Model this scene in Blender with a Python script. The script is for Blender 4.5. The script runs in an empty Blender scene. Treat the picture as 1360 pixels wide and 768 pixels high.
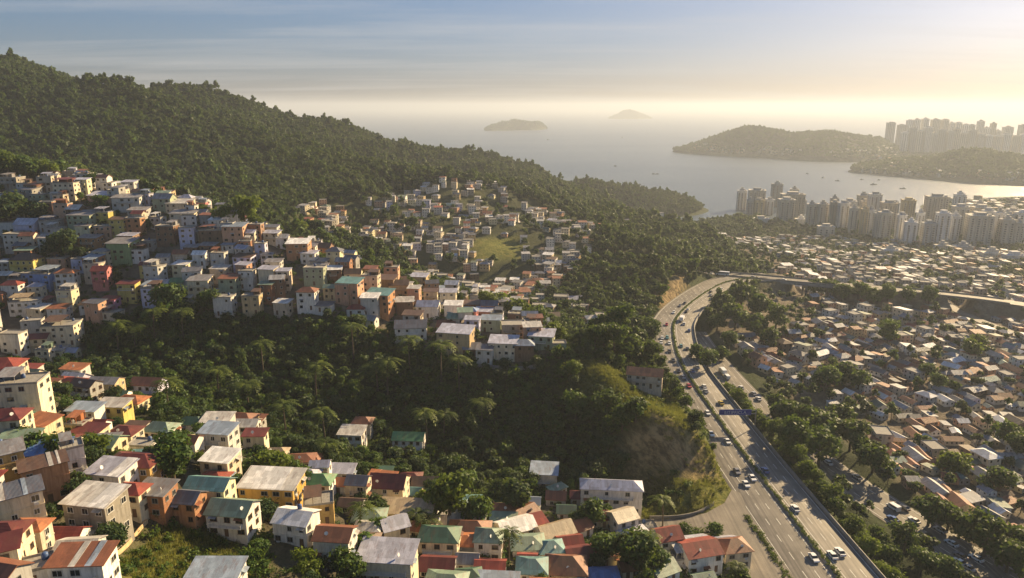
import bpy, math, random
import numpy as np
from mathutils import Vector, Matrix

random.seed(7)
RNG = np.random.default_rng(11)
SC = bpy.context.scene
COL = SC.collection
R = math.radians

# ------------------------------------------------------------------ camera
FPX, CX, CY, HC = 950.0, 680.0, 384.0, 130.0
PITCH = math.atan((384 - 141) / FPX)
SP, CP = math.sin(PITCH), math.cos(PITCH)
SEA = -60.0

def ray(px, py):
    u = (px - CX) / FPX
    v = (CY - py) / FPX
    return np.array([u, CP + SP * v, -SP + CP * v])

def P(px, py, t):
    d = ray(px, py) * t
    return (d[0], d[1], HC + d[2])

def project(x, y, z):
    dz = z - HC
    depth = y * CP - dz * SP
    up = y * SP + dz * CP
    depth = np.where(np.abs(depth) < 1e-6, 1e-6, depth)
    return CX + FPX * x / depth, CY - FPX * up / depth, depth

def inpoly(px, py, poly):
    px = np.asarray(px, float); py = np.asarray(py, float)
    ins = np.zeros(px.shape, bool)
    n = len(poly)
    for i in range(n):
        x1, y1 = poly[i]; x2, y2 = poly[(i + 1) % n]
        c = ((y1 > py) != (y2 > py))
        with np.errstate(divide='ignore', invalid='ignore'):
            xi = (x2 - x1) * (py - y1) / ((y2 - y1) if y2 != y1 else 1e-9) + x1
        ins ^= c & (px < xi)
    return ins

def polyline(pts, step):
    pts = np.array(pts, float)
    # Catmull-Rom resample
    out = []
    n = len(pts)
    for i in range(n - 1):
        p0 = pts[max(i - 1, 0)]; p1 = pts[i]; p2 = pts[i + 1]; p3 = pts[min(i + 2, n - 1)]
        k = max(2, int(np.linalg.norm(p2 - p1) / step))
        for j in range(k):
            s = j / k
            out.append(0.5 * ((2 * p1) + (-p0 + p2) * s + (2 * p0 - 5 * p1 + 4 * p2 - p3) * s * s + (-p0 + 3 * p1 - 3 * p2 + p3) * s ** 3))
    out.append(pts[-1])
    return np.array(out)

def normals2d(L):
    T = np.gradient(L[:, :2], axis=0)
    T /= np.linalg.norm(T, axis=1)[:, None] + 1e-9
    return T, np.stack([T[:, 1], -T[:, 0]], 1)      # right-hand normal

# ------------------------------------------------------------------ value noise
def _hash(ix, iy, seed):
    n = (ix.astype(np.int64) * 374761393 + iy.astype(np.int64) * 668265263 + seed * 974711) & 0x7fffffff
    n = (n ^ (n >> 13)) * 1274126177 & 0x7fffffff
    return ((n ^ (n >> 16)) & 0xffff) / 65535.0

def vnoise(x, y, seed=0):
    x = np.asarray(x, float); y = np.asarray(y, float)
    ix = np.floor(x); iy = np.floor(y)
    fx = x - ix; fy = y - iy
    fx = fx * fx * (3 - 2 * fx); fy = fy * fy * (3 - 2 * fy)
    ix = ix.astype(np.int64); iy = iy.astype(np.int64)
    a = _hash(ix, iy, seed); b = _hash(ix + 1, iy, seed); c = _hash(ix, iy + 1, seed); d = _hash(ix + 1, iy + 1, seed)
    return (a * (1 - fx) + b * fx) * (1 - fy) + (c * (1 - fx) + d * fx) * fy

def fbm(x, y, seed=0, octv=4):
    s = 0; a = 0.5
    for k in range(octv):
        s = s + a * vnoise(x * 2 ** k, y * 2 ** k, seed + k * 17); a *= 0.5
    return s

# ------------------------------------------------------------------ terrain
CTRL = [P(*c) for c in [
    # near left shoulder
    (0,768,120),(0,700,140),(0,600,175),(0,540,205),(60,530,215),(130,640,165),(170,740,145),(100,768,125),(60,610,180),
    (240,750,150),(320,740,160),(250,690,165),(300,640,185),(200,600,190),(150,560,225),(230,560,235),(300,590,225),
    (390,708,170),(440,740,165),(360,670,185),(400,640,205),(480,640,225),(500,768,165),(520,740,180),(560,700,200),
    (650,740,190),(650,690,215),(700,768,180),(760,740,195),(800,700,215),(600,640,240),(700,640,245),(810,670,235),
    (900,740,205),(960,740,210),(850,768,190),(980,768,203),(920,690,232),(700,600,270),(600,610,265),(500,600,262),
    (430,600,250),(350,590,250),(135,520,262),(195,528,262),
    # spur in front
    (350,540,275),(500,540,288),(650,540,283),(750,540,286),(680,482,300),(690,470,305),(600,458,313),(740,468,303),
    (660,430,335),(540,432,338),(560,400,365),(620,412,358),(740,450,322),(350,480,305),(200,480,300),(110,490,290),
    (350,425,325),(450,410,335),(200,418,330),(60,480,300),(0,470,295),(0,400,340),(200,360,360),(200,300,395),
    (200,266,415),(100,252,430),(0,300,405),(0,240,440),(-60,222,450),(0,218,460),(300,300,395),(350,318,385),
    (300,360,360),(420,350,370),(470,366,365),(520,386,365),
    # nose of the spur beside the expressway
    (800,500,285),(880,545,275),(915,580,257),(945,615,242),(961,640,235),(962,668,233),(965,692,231),(840,520,282),(900,520,297),(850,600,258),(800,600,262),
    (850,640,254),(900,640,246),(857,520,300),(820,620,256),
    (840,465,352),(800,455,345),
    # mountain
    (0,190,680),(0,130,760),(0,92,840),(60,112,845),(100,119,850),(140,110,860),(165,120,866),(180,134,880),(100,180,720),(200,200,700),
    (200,250,620),(300,270,600),(400,285,590),(300,200,760),(300,165,850),(400,198,830),(480,218,820),(560,238,800),
    (400,240,700),(480,260,690),
    (200,130,1000),(255,124,1020),(300,130,1050),(350,140,1080),(400,162,1100),(450,171,1130),(500,185,1150),
    (560,200,1180),(600,210,1200),(680,214,1250),(720,234,1280),(780,248,1320),(850,256,1350),(900,263,1380),(935,276,1400),
    # middle hill
    (590,246,760),(650,252,770),(700,280,720),(520,266,740),(480,300,650),(600,300,640),(600,340,570),(680,340,575),
    (760,310,650),(800,310,660),(740,370,540),(600,390,530),(560,370,540),(700,400,480),(780,420,450),(830,350,560),
    (870,392,498),(892,368,525),(850,425,458),(400,302,555),
    (720,262,900),(800,280,920),(865,293,900),(900,300,850),(940,320,780),(960,345,700),(850,320,720),(900,340,660),
    (960,352,620),(800,263,1150)]]
CTRL += [(-150,450,42),(-250,500,55),(-350,520,72),(-60,440,25),(-100,420,34),(0,400,13),(22,362,14),(40,332,14),(62,340,6),(60,380,2),
    (-500,945,122),(-280,970,72),(-120,950,36),(-600,1300,60),(-300,1400,10),(0,1520,-66),(-500,1620,-66),(200,1520,-70),(-900,1500,0),
    (-900,800,200),(-900,1000,190),(-900,500,120),(-700,900,200),(-450,300,70),(-700,300,100),(-250,150,62),(-400,100,70),(-150,60,55),
    (-60,110,40),(0,100,22),(60,100,6),(0,140,17),
    (150,100,-10),(150,150,-10),(150,200,-10),(122,300,-9),(122,380,-8),(200,400,-10),(300,300,-12),(400,250,-12),(250,150,-12),(300,500,-14),
    (200,470,-11),(200,600,-12),(450,450,-16),(350,700,-28),(600,600,-25),(500,850,-45),(300,850,-40),(250,1000,-50),(700,900,-48),(378,1165,-52),(300,1090,-50),(550,1165,-51),(720,1185,-49),(900,1210,-45),(215,1130,-54),(215,1215,-66),(380,1262,-67),(560,1285,-67),(740,1310,-63),
    (900,700,-45),(600,1360,-68),(130,1300,-66),(860,1330,-48),(1100,1400,-44),(900,1560,-70),(1300,1650,-70),(500,1550,-72),
    (700,300,-15),(1000,400,-25),(1300,900,-45),(500,80,-12),(1100,80,-12),(60,1450,-66)]
CTRL = np.array(CTRL)

def tps_fit(C, lam=0.5):
    n = len(C)
    X = C[:, :2] / 100.0
    r = np.linalg.norm(X[:, None] - X[None], axis=2)
    K = r ** 1.4 * -1.0
    A = np.zeros((n + 3, n + 3))
    A[:n, :n] = K - lam * 0.02 * np.eye(n)
    A[:n, n] = 1; A[:n, n + 1:n + 3] = X
    A[n, :n] = 1; A[n + 1:n + 3, :n] = X.T
    b = np.zeros(n + 3); b[:n] = C[:, 2]
    return np.linalg.solve(A, b), X

_W, _X = tps_fit(CTRL)
GX0, GX1, GY0, GY1, GS = -920.0, 1320.0, 40.0, 1720.0, 4.0
gx = np.arange(GX0, GX1 + 1, GS); gy = np.arange(GY0, GY1 + 1, GS)
MX, MY = np.meshgrid(gx, gy)
def tps_eval(x, y):
    q = np.stack([x.ravel(), y.ravel()], 1) / 100.0
    out = np.empty(len(q))
    for s in range(0, len(q), 20000):
        d = np.sqrt(((q[s:s + 20000, None] - _X[None]) ** 2).sum(2))
        out[s:s + 20000] = -(d ** 1.4) @ _W[:-3] + _W[-3] + q[s:s + 20000] @ _W[-2:]
    return out.reshape(x.shape)
GZ = tps_eval(MX, MY)
def soften(A, k):
    for _ in range(k):
        B = np.pad(A, 1, mode='edge'); A = (4 * A + B[:-2, 1:-1] + B[2:, 1:-1] + B[1:-1, :-2] + B[1:-1, 2:]) / 8
    return A
GZ = soften(GZ, 5)
# natural unevenness, stronger on the wild slopes, none on the plain
wild = np.clip((GZ + 6) / 30, 0, 1)
far = np.clip((MY - 450) / 400, 0, 1)
GZ += wild * far * (fbm(MX / 34, MY / 34, 77, 2) - 0.37) * 12 + wild * ((fbm(MX / 70, MY / 70, 3) - 0.47) * (4 + 26 * far) + (fbm(MX / 18, MY / 18, 9) - 0.47) * 2.5)

# expressway centre line (median), world metres
HWY = polyline([(101,60,0),(97,110,0),(93,176,0),(89.5,250,0),(87.6,325,0),(88,345,0),(90,369,0),(95,401,0),(102,428,0),(117.7,462,0),(145,506,0),(170,534,0),(205,548,0)], 3.0)
FLY = polyline([(60,576,1.2),(128,566,0.6),(170,556,0.1),(221,534,0.0),(277,514,-1.0),(331,496,-3.0),(400,474,-8),(520,446,-12.5)], 4.0)
LOW = polyline([(178,120,-9.8),(163,160,-9.8),(146,200,-9.8),(131,240,-9.6),(122,273,-9.4),(117,300,-9.2),(115.5,330,-9),(114,360,-8.6),(113,400,-8.2),(114,430,-7.6)], 3.0)
SIDE = polyline([(560,300,-12),(420,372,-12),(336,420,-12),(322,450,-12),(322,500,-13),(340,560,-17)], 4.0)

def dist_line(x, y, L, chunk=40000):
    xs = x.ravel(); ys = y.ravel()
    d = np.empty(len(xs)); zi = np.empty(len(xs)); sd = np.empty(len(xs))
    T, N = normals2d(L)
    for s in range(0, len(xs), chunk):
        dx = xs[s:s + chunk, None] - L[None, :, 0]; dy = ys[s:s + chunk, None] - L[None, :, 1]
        q = dx * dx + dy * dy
        k = q.argmin(1); ar = np.arange(len(k))
        d[s:s + chunk] = np.sqrt(q[ar, k]); zi[s:s + chunk] = L[k, 2]
        sd[s:s + chunk] = dx[ar, k] * N[k, 0] + dy[ar, k] * N[k, 1]
    return d.reshape(x.shape), zi.reshape(x.shape), sd.reshape(x.shape)

def smooth(a, b, v):
    s = np.clip((v - a) / (b - a), 0, 1)
    return s * s * (3 - 2 * s)

def carve(L, half, fall, keep_low=None, drop=0.25):
    global GZ
    d, z, sd = dist_line(MX, MY, L)
    w = 1 - smooth(half, half + fall, d)
    if keep_low is not None:          # a viaduct: ground below stays where it lies lower
        w = w * keep_low
    GZ = GZ * (1 - w) + (z - drop) * w
_lowkeep = 1 - smooth(160, 200, MX) + smooth(238, 250, MX)
carve(FLY, 7, 8, _lowkeep)
carve(HWY, 14.3, 5)
carve(LOW, 8.5, 7)
carve(SIDE, 5, 5)
# service road apron at the foot of the spur
def flatp(px, py, z=.2):
    d = ray(px, py); t = (HC - z) / -d[2]; return (d[0] * t, d[1] * t, z)
AP2 = polyline([flatp(*p) for p in [(866,698),(905,697),(938,690),(962,676)]], 2.0)
AP3 = polyline([flatp(*p) for p in [(981,668),(987,700),(1012,740),(1050,800)]], 2.0)
APRON = [flatp(*p) for p in [(864,690),(905,689),(938,681),(962,668),(972,650),(984,655),(992,676),(1018,716),(1058,770),(1085,810),(1010,810),(985,765),(968,725),(945,706),(905,705),(864,706)]]
_am = inpoly(MX, MY, [(p[0], p[1]) for p in APRON]).astype(float)
for _ in range(3):
    _am = np.maximum(_am, 0.85 * np.maximum.reduce([np.roll(_am, 1, 0), np.roll(_am, -1, 0), np.roll(_am, 1, 1), np.roll(_am, -1, 1)]) - .12)
_am = np.where(_am > .6, 1, _am)
GZ = GZ * (1 - _am) + (-.15) * _am

def ground(x, y):
    x = np.asarray(x, float); y = np.asarray(y, float)
    fx = np.clip((x - GX0) / GS, 0, len(gx) - 1.001); fy = np.clip((y - GY0) / GS, 0, len(gy) - 1.001)
    i = fx.astype(int); j = fy.astype(int); a = fx - i; b = fy - j
    return (GZ[j, i] * (1 - a) + GZ[j, i + 1] * a) * (1 - b) + (GZ[j + 1, i] * (1 - a) + GZ[j + 1, i + 1] * a) * b

_TS = np.concatenate([np.arange(90, 600, 0.5), np.arange(600, 1700, 2.0)])
def hit(px, py):
    d = ray(px, py)
    x = d[0] * _TS; y = d[1] * _TS; z = HC + d[2] * _TS
    ok = z <= ground(x, y)
    if not ok.any():
        return None
    k = ok.argmax()
    return float(x[k]), float(y[k]), float(ground(x[k], y[k])), float(_TS[k])

def visible(x, y, z, lift=8.0, n=90):
    x = np.asarray(x, float); y = np.asarray(y, float); z = np.asarray(z, float) + lift
    s = np.linspace(0.15, 0.985, n)
    res = np.ones(len(x), bool)
    for k in s:
        res &= (HC + (z - HC) * k) > ground(x * k, y * k) - 1.0
    return res

def slope_at(x, y):
    e = 3.0
    return np.hypot(ground(x + e, y) - ground(x - e, y), ground(x, y + e) - ground(x, y - e)) / (2 * e)

# ------------------------------------------------------------------ mesh helper + object helpers
class MB:
    def __init__(s):
        s.v = []; s.f = []; s.m = []
    def poly(s, pts, mat=0):
        b = len(s.v); s.v += [tuple(p) for p in pts]; s.f.append(tuple(range(b, b + len(pts)))); s.m.append(mat)
    def box(s, x0, x1, y0, y1, z0, z1, mat=0):
        b = len(s.v)
        s.v += [(x0,y0,z0),(x1,y0,z0),(x1,y1,z0),(x0,y1,z0),(x0,y0,z1),(x1,y0,z1),(x1,y1,z1),(x0,y1,z1)]
        for q in ((3,2,1,0),(4,5,6,7),(0,1,5,4),(1,2,6,5),(2,3,7,6),(3,0,4,7)):
            s.f.append(tuple(b + i for i in q)); s.m.append(mat)
    def extrude(s, prof, x0, x1, axis='x', mat=0):
        """closed profile (a,b) extruded along an axis"""
        n = len(prof); b = len(s.v)
        for X in (x0, x1):
            for (p, q) in prof:
                s.v.append((X, p, q) if axis == 'x' else (p, X, q) if axis == 'y' else (p, q, X))
        for i in range(n):
            j = (i + 1) % n
            s.f.append((b + i, b + j, b + n + j, b + n + i)); s.m.append(mat)
        s.f.append(tuple(b + i for i in range(n))[::-1]); s.m.append(mat)
        s.f.append(tuple(b + n + i for i in range(n))); s.m.append(mat)
    def tube(s, pts, rad, n=8, mat=0, cap=True):
        pts = [Vector(p) for p in pts]; rings = []
        for i, p in enumerate(pts):
            d = (pts[min(i + 1, len(pts) - 1)] - pts[max(i - 1, 0)]).normalized()
            a = d.cross(Vector((0.31, 0.95, 0.07)))
            if a.length < 1e-3: a = d.cross(Vector((1, 0, 0)))
            a.normalize(); c = d.cross(a); r = rad[i] if hasattr(rad, '__len__') else rad
            rings.append([len(s.v) + k for k in range(n)])
            for k in range(n):
                t = 2 * math.pi * k / n
                s.v.append(tuple(p + a * (r * math.cos(t)) + c * (r * math.sin(t))))
        for i in range(len(pts) - 1):
            for k in range(n):
                s.f.append((rings[i][k], rings[i][(k + 1) % n], rings[i + 1][(k + 1) % n], rings[i + 1][k])); s.m.append(mat)
        if cap:
            s.f.append(tuple(rings[0][::-1])); s.m.append(mat); s.f.append(tuple(rings[-1])); s.m.append(mat)
    def mesh(s, name, mats, smooth=False):
        me = bpy.data.meshes.new(name)
        me.from_pydata(s.v, [], s.f)
        for m in (mats if isinstance(mats, (list, tuple)) else [mats]): me.materials.append(m)
        if len(me.polygons):
            me.polygons.foreach_set('material_index', s.m)
            if smooth: me.polygons.foreach_set('use_smooth', [True] * len(me.polygons))
        me.update()
        return me
    def build(s, name, mats, parent=None, smooth=False):
        return link(name, s.mesh(name, mats, smooth), parent)

def link(name, me, parent=None, loc=None, rz=None):
    o = bpy.data.objects.new(name, me); COL.objects.link(o)
    if parent is not None: o.parent = parent
    if loc is not None: o.location = loc
    if rz is not None: o.rotation_euler = (0, 0, rz)
    return o
def thing(name, label, cat, loc=(0, 0, 0), rz=0, group=None):
    o = bpy.data.objects.new(name, None); COL.objects.link(o); o.empty_display_size = 0.5
    o.location = loc; o.rotation_euler = (0, 0, rz)
    return tag(o, label, cat, group)
def tag(o, label=None, cat=None, group=None, kind=None):
    if label: o['label'] = label
    if cat: o['category'] = cat
    if group: o['group'] = group
    if kind: o['kind'] = kind
    return o
def npmesh(name, V, F, mats, smooth=False, mi=None):
    """V (n,3), F (m,k) numpy"""
    me = bpy.data.meshes.new(name)
    V = np.asarray(V, np.float32); F = np.asarray(F, np.int32); m, k = F.shape
    me.vertices.add(len(V)); me.vertices.foreach_set('co', V.ravel())
    me.loops.add(m * k); me.loops.foreach_set('vertex_index', F.ravel())
    me.polygons.add(m); me.polygons.foreach_set('loop_start', np.arange(0, m * k, k, dtype=np.int32))
    for x in (mats if isinstance(mats, (list, tuple)) else [mats]): me.materials.append(x)
    if mi is not None: me.polygons.foreach_set('material_index', np.asarray(mi, np.int32))
    if smooth: me.polygons.foreach_set('use_smooth', np.ones(m, bool))
    me.update(calc_edges=True); me.validate()
    return me
def attr(me, name, vals):
    a = me.attributes.new(name, 'FLOAT', 'POINT'); a.data.foreach_set('value', np.asarray(vals, np.float32).ravel())

# ------------------------------------------------------------------ materials
class NT:
    def __init__(s, name):
        s.mat = bpy.data.materials.new(name); s.mat.use_nodes = True
        s.t = s.mat.node_tree; s.t.nodes.clear()
        s.out = s.t.nodes.new('ShaderNodeOutputMaterial')
    def n(s, typ, **kw):
        nd = s.t.nodes.new(typ)
        for k, v in kw.items():
            if k == 'ins':
                for a, b in v.items():
                    if hasattr(b, 'is_linked') or hasattr(b, 'links'): s.t.links.new(b, nd.inputs[a])
                    else: nd.inputs[a].default_value = b
            else: setattr(nd, k, v)
        return nd
    def lk(s, a, b): s.t.links.new(a, b)
    def coord(s, which='Object'): return s.n('ShaderNodeTexCoord').outputs[which]
    def mapped(s, scale, which='Object', rot=(0, 0, 0)):
        return s.n('ShaderNodeMapping', ins={'Vector': s.coord(which), 'Scale': scale, 'Rotation': rot}).outputs[0]
    def noise(s, vec, scale, detail=4, rough=0.55):
        return s.n('ShaderNodeTexNoise', ins={'Vector': vec, 'Scale': scale, 'Detail': detail, 'Roughness': rough}).outputs['Fac']
    def ramp(s, fac, stops):
        r = s.n('ShaderNodeValToRGB', ins={'Fac': fac}); e = r.color_ramp.elements
        while len(e) < len(stops): e.new(0.5)
        for k, (p, c) in enumerate(stops):
            e[k].position = p; e[k].color = (c[0], c[1], c[2], 1) if hasattr(c, '__len__') else (c, c, c, 1)
        return r.outputs[0]
    def mix(s, fac, a, b, mode='MIX'):
        m = s.n('ShaderNodeMix', data_type='RGBA', blend_type=mode)
        for sock, val in ((0, fac), (6, a), (7, b)):
            if hasattr(val, 'links'): s.lk(val, m.inputs[sock])
            else: m.inputs[sock].default_value = ((*val, 1) if hasattr(val, '__len__') and len(val) == 3 else val)
        return m.outputs[2]
    def math(s, op, a, b=0.0):
        m = s.n('ShaderNodeMath', operation=op)
        for k, val in enumerate((a, b)):
            if hasattr(val, 'links'): s.lk(val, m.inputs[k])
            else: m.inputs[k].default_value = val
        return m.outputs[0]
    def attr(s, name): return s.n('ShaderNodeAttribute', attribute_name=name).outputs['Fac']
    def rnd(s): return s.n('ShaderNodeObjectInfo').outputs['Random']
    def bump(s, h, strength=0.4, dist=0.1):
        return s.n('ShaderNodeBump', ins={'Height': h, 'Strength': strength, 'Distance': dist}).outputs[0]
    def pbr(s, col, rough=0.8, metal=0.0, nrm=None, spec=0.3):
        b = s.n('ShaderNodeBsdfPrincipled', ins={'Roughness': rough, 'Metallic': metal, 'Specular IOR Level': spec})
        if hasattr(col, 'links'): s.lk(col, b.inputs['Base Color'])
        else: b.inputs['Base Color'].default_value = (*col, 1)
        if nrm is not None: s.lk(nrm, b.inputs['Normal'])
        s.lk(b.outputs[0], s.out.inputs[0])
        return s.mat

def hsv_var(n, col, amt=0.25):
    """per-object brightness variation"""
    k = n.math('ADD', n.math('MULTIPLY', n.rnd(), amt), 1 - amt / 2)
    return n.mix(1.0, col, n.n('ShaderNodeCombineColor', ins={0: k, 1: k, 2: k}).outputs[0], 'MULTIPLY')

def mat_wall(name, rgb, brick=False):
    n = NT(name); oc = n.coord()
    if brick:
        b = n.n('ShaderNodeTexBrick', ins={'Vector': n.mapped((1, 1, 1), rot=(R(90), 0, 0)), 'Color1': (*rgb, 1),
              'Color2': (rgb[0] * .7, rgb[1] * .68, rgb[2] * .66, 1), 'Mortar': (.22, .2, .17, 1), 'Scale': 1.0,
              'Mortar Size': 0.02, 'Brick Width': .4, 'Row Height': .2})
        col = b.outputs[0]
    else:
        col = n.mix(0.0, rgb, rgb)
    st = n.noise(n.mapped((1.6, 1.6, 0.22)), 1.0, 5, 0.65)
    col = n.mix(n.ramp(st, [(0.42, 0.0), (0.72, 0.75)]), col, (rgb[0] * .42, rgb[1] * .40, rgb[2] * .36))
    pt = n.noise(oc, 0.35, 3)
    col = n.mix(n.ramp(pt, [(0.5, 0), (0.62, 0.45)]), col, (min(1, rgb[0] * 1.12), min(1, rgb[1] * 1.08), rgb[2]))
    col = hsv_var(n, col, 0.22)
    return n.pbr(col, 0.9, 0, n.bump(n.noise(oc, 6, 4), 0.25, 0.05), 0.15)

def mat_roof(name, rgb, rust=0.3, metal=0.0, rough=0.5, tile=False):
    n = NT(name); oc = n.coord()
    br = n.n('ShaderNodeTexBrick', ins={'Vector': oc, 'Color1': (.72, .72, .72, 1), 'Color2': (1.12, 1.12, 1.12, 1),
             'Mortar': (.6, .6, .6, 1), 'Scale': 1.0, 'Mortar Size': 0.02, 'Brick Width': 1.1, 'Row Height': 2.6, 'Bias': -0.1})
    col = n.mix(1.0, rgb, br.outputs[0], 'MULTIPLY')
    st = n.noise(n.mapped((1.4, 0.35, 0.5)), 0.9, 6, 0.7)
    col = n.mix(n.ramp(st, [(0.55 - rust * 0.28, 0.0), (0.8, 0.95)]), col, (.13, .058, .03))
    col = n.mix(n.ramp(n.noise(oc, 0.5, 3), [(0.45, 0), (0.7, .5)]), col, (rgb[0] * .5, rgb[1] * .5, rgb[2] * .5))
    col = hsv_var(n, col, 0.25)
    w = n.n('ShaderNodeTexWave', wave_type='BANDS', bands_direction='Y' if tile else 'X', ins={'Vector': oc, 'Scale': 1.6 if not tile else 1.2, 'Distortion': 0.3, 'Detail': 1.0})
    h = n.math('ADD', w.outputs['Fac'], n.math('MULTIPLY', n.noise(oc, 1.2, 3), 1.5))
    return n.pbr(col, rough, metal, n.bump(h, 0.5, 0.06), 0.35)

def mat_plain(name, rgb, rough=0.7, metal=0.0, var=0.25, scale=1.5, objvar=0.0):
    n = NT(name)
    col = n.mix(n.ramp(n.noise(n.coord(), scale, 5, 0.6), [(0.35, 0), (0.7, 1)]), rgb, tuple(c * (1 - var) for c in rgb))
    if objvar: col = hsv_var(n, col, objvar)
    return n.pbr(col, rough, metal)

def mat_leaf(name, dark, light, trans=0.35):
    n = NT(name)
    ti = n.attr('tint')
    k = n.math('ADD', n.math('MULTIPLY', ti, 0.7), n.math('MULTIPLY', n.rnd(), 0.3))
    col = n.ramp(k, [(0.1, dark), (0.55, tuple((a + b) / 2 for a, b in zip(dark, light))), (0.95, light)])
    d = n.n('ShaderNodeBsdfPrincipled', ins={'Base Color': col, 'Roughness': 0.6, 'Specular IOR Level': 0.2})
    t = n.n('ShaderNodeBsdfTranslucent', ins={'Color': n.mix(0.5, col, (.16, .2, .03))})
    m = n.n('ShaderNodeMixShader', ins={0: trans, 1: d.outputs[0], 2: t.outputs[0]})
    n.lk(m.outputs[0], n.out.inputs[0])
    return n.mat
# ------------------------------------------------------------------ regions (photo outline + distance range of the ground they cover)
HILLREG = [(-40,225),(0,232),(60,238),(130,245),(190,262),(250,272),(340,310),(440,335),(480,362),(560,380),(640,405),(720,445),(752,465),
           (690,484),(560,464),(480,440),(440,418),(300,422),(190,414),(120,425),(112,480),(60,488),(-40,488)]
DREG = [(350,285),(450,268),(520,262),(590,240),(660,250),(740,280),(800,308),(780,340),(740,390),(810,430),(760,445),(690,415),(560,380),(545,345),(480,320),(380,308)]
DGRASS = [(625,318),(690,314),(700,344),(632,350)]
FGREG = [(-40,540),(60,470),(180,540),(240,575),(330,560),(345,600),(470,640),(560,640),(640,660),(760,655),(850,690),(960,705),(1010,768),(1020,900),(-40,900)]
BANK = [(140,760),(210,700),(260,690),(345,735),(340,768),(330,850),(120,850)]
TOWN = [(1000,300),(1060,306),(1140,322),(1400,330),(1400,760),(1330,775),(1225,660),(1160,615),(1110,575),(1040,520),(975,460),(945,440),(962,408),(1010,390),(1030,372),(1000,345),(955,318)]
CLIFF = [(820,590),(850,562),(870,548),(893,556),(925,590),(955,632),(935,642),(905,632),(870,628),(835,625)]
NOSE = [(742,476),(800,482),(872,512),(900,540),(948,598),(985,650),(985,690),(890,700),(850,690),(860,640),(905,625),(880,575),(830,545),(770,520)]

_px, _py, _dp = project(MX, MY, GZ)
def region(poly, t0, t1): return inpoly(_px, _py, poly) & (_dp > t0) & (_dp < t1)
m_hill = region(HILLREG, 270, 470); m_d = region(DREG, 440, 810); m_fg = region(FGREG, 90, 285); m_bank = region(BANK, 90, 200)
m_town = region(TOWN, 150, 1000) & (MX > 118); m_grass = region(DGRASS, 500, 720) | m_bank | region(NOSE, 200, 300)
gr, gc = np.gradient(GZ, GS); steep = np.hypot(gr, gc)
m_rock = region(CLIFF, 200, 300) | (region([(868,400),(900,362),(915,378),(900,398),(880,415)], 440, 600))

# terrain mesh
M = {}
n = NT('ground_cover')
g = n.coord('Object')
base = n.ramp(n.noise(g, 0.06, 6, .6), [(0.3, (.018, .026, .010)), (0.55, (.036, .048, .016)), (0.75, (.065, .07, .025))])
gras = n.ramp(n.noise(g, 0.25, 6, .65), [(0.3, (.06, .075, .018)), (0.52, (.13, .135, .032)), (0.72, (.22, .18, .06))])
soil = n.ramp(n.noise(g, 0.2, 6, .65), [(0.3, (.075, .06, .045)), (0.55, (.14, .115, .085)), (0.75, (.23, .2, .155))])
def dotp(v): return n.n('ShaderNodeVectorMath', operation='DOT_PRODUCT', ins={0: g, 1: v}).outputs['Value']
strat = n.noise(n.n('ShaderNodeCombineXYZ', ins={0: dotp((.009, -.021, -.007)), 1: dotp((.42, .17, .1)), 2: dotp((-.05, -.2, .55))}).outputs[0], 1.0, 6, .68)
rock = n.ramp(strat, [(0.38, (.07, .048, .026)), (0.48, (.19, .135, .07)), (0.6, (.36, .26, .13))])
col = n.mix(n.attr('grass'), base, gras)
col = n.mix(n.attr('soil'), col, soil)
rk = n.math('MULTIPLY', n.attr('rock'), n.ramp(n.noise(g, 0.09, 5, .6), [(0.3, 0.35), (0.45, 1.0)]))
col = n.mix(rk, col, rock)
M['ground'] = n.pbr(col, 0.95, 0, n.bump(n.math('ADD', n.noise(g, 0.6, 6, .7), n.math('MULTIPLY', strat, rk)), 0.9, 1.2), 0.1)
ny, nx = GZ.shape
V = np.stack([MX.ravel(), MY.ravel(), GZ.ravel()], 1)
idx = np.arange(nx * ny).reshape(ny, nx)
F = np.stack([idx[:-1, :-1].ravel(), idx[:-1, 1:].ravel(), idx[1:, 1:].ravel(), idx[1:, :-1].ravel()], 1)
me = npmesh('terrain', V, F, M['ground'], smooth=True)
def blur(m, k=2):
    m = m.astype(float)
    for _ in range(k):
        m = (m + np.roll(m, 1, 0) + np.roll(m, -1, 0) + np.roll(m, 1, 1) + np.roll(m, -1, 1)) / 5
    return m
attr(me, 'grass', blur(m_grass)); attr(me, 'rock', blur(m_rock, 1)); attr(me, 'soil', np.clip(blur((m_hill | m_town) + .15 * (m_d & ~region(DGRASS, 400, 800))) + 0.55 * blur(m_fg & ~m_bank), 0, 1))
tag(link('terrain', me), 'forested hills, valley and town plain running down to the bay', 'terrain', kind='structure')

# sea
n = NT('sea_water'); g = n.coord('Object')
wv = n.math('ADD', n.noise(n.mapped((1, 1.5, 1)), 0.05, 6, .65), n.math('MULTIPLY', n.noise(g, 0.5, 3, .6), 0.35))
b = n.bump(wv, 0.8, 3.0)
big = n.noise(n.mapped((0.6, 2.2, 1)), 0.0011, 4, .6)
col = n.mix(n.ramp(big, [(0.4, 0), (0.65, 1)]), (.024, .048, .075), (.062, .09, .11))
M['sea'] = n.pbr(col, 0.3, 0, b, 0.5)
mb = MB(); S = 45000
mb.poly([(-S, -S, SEA), (S, -S, SEA), (S, S, SEA), (-S, S, SEA)])
tag(mb.build('sea', M['sea']), 'pale hazy sea and bay reaching to the horizon', 'sea', kind='structure')

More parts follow.
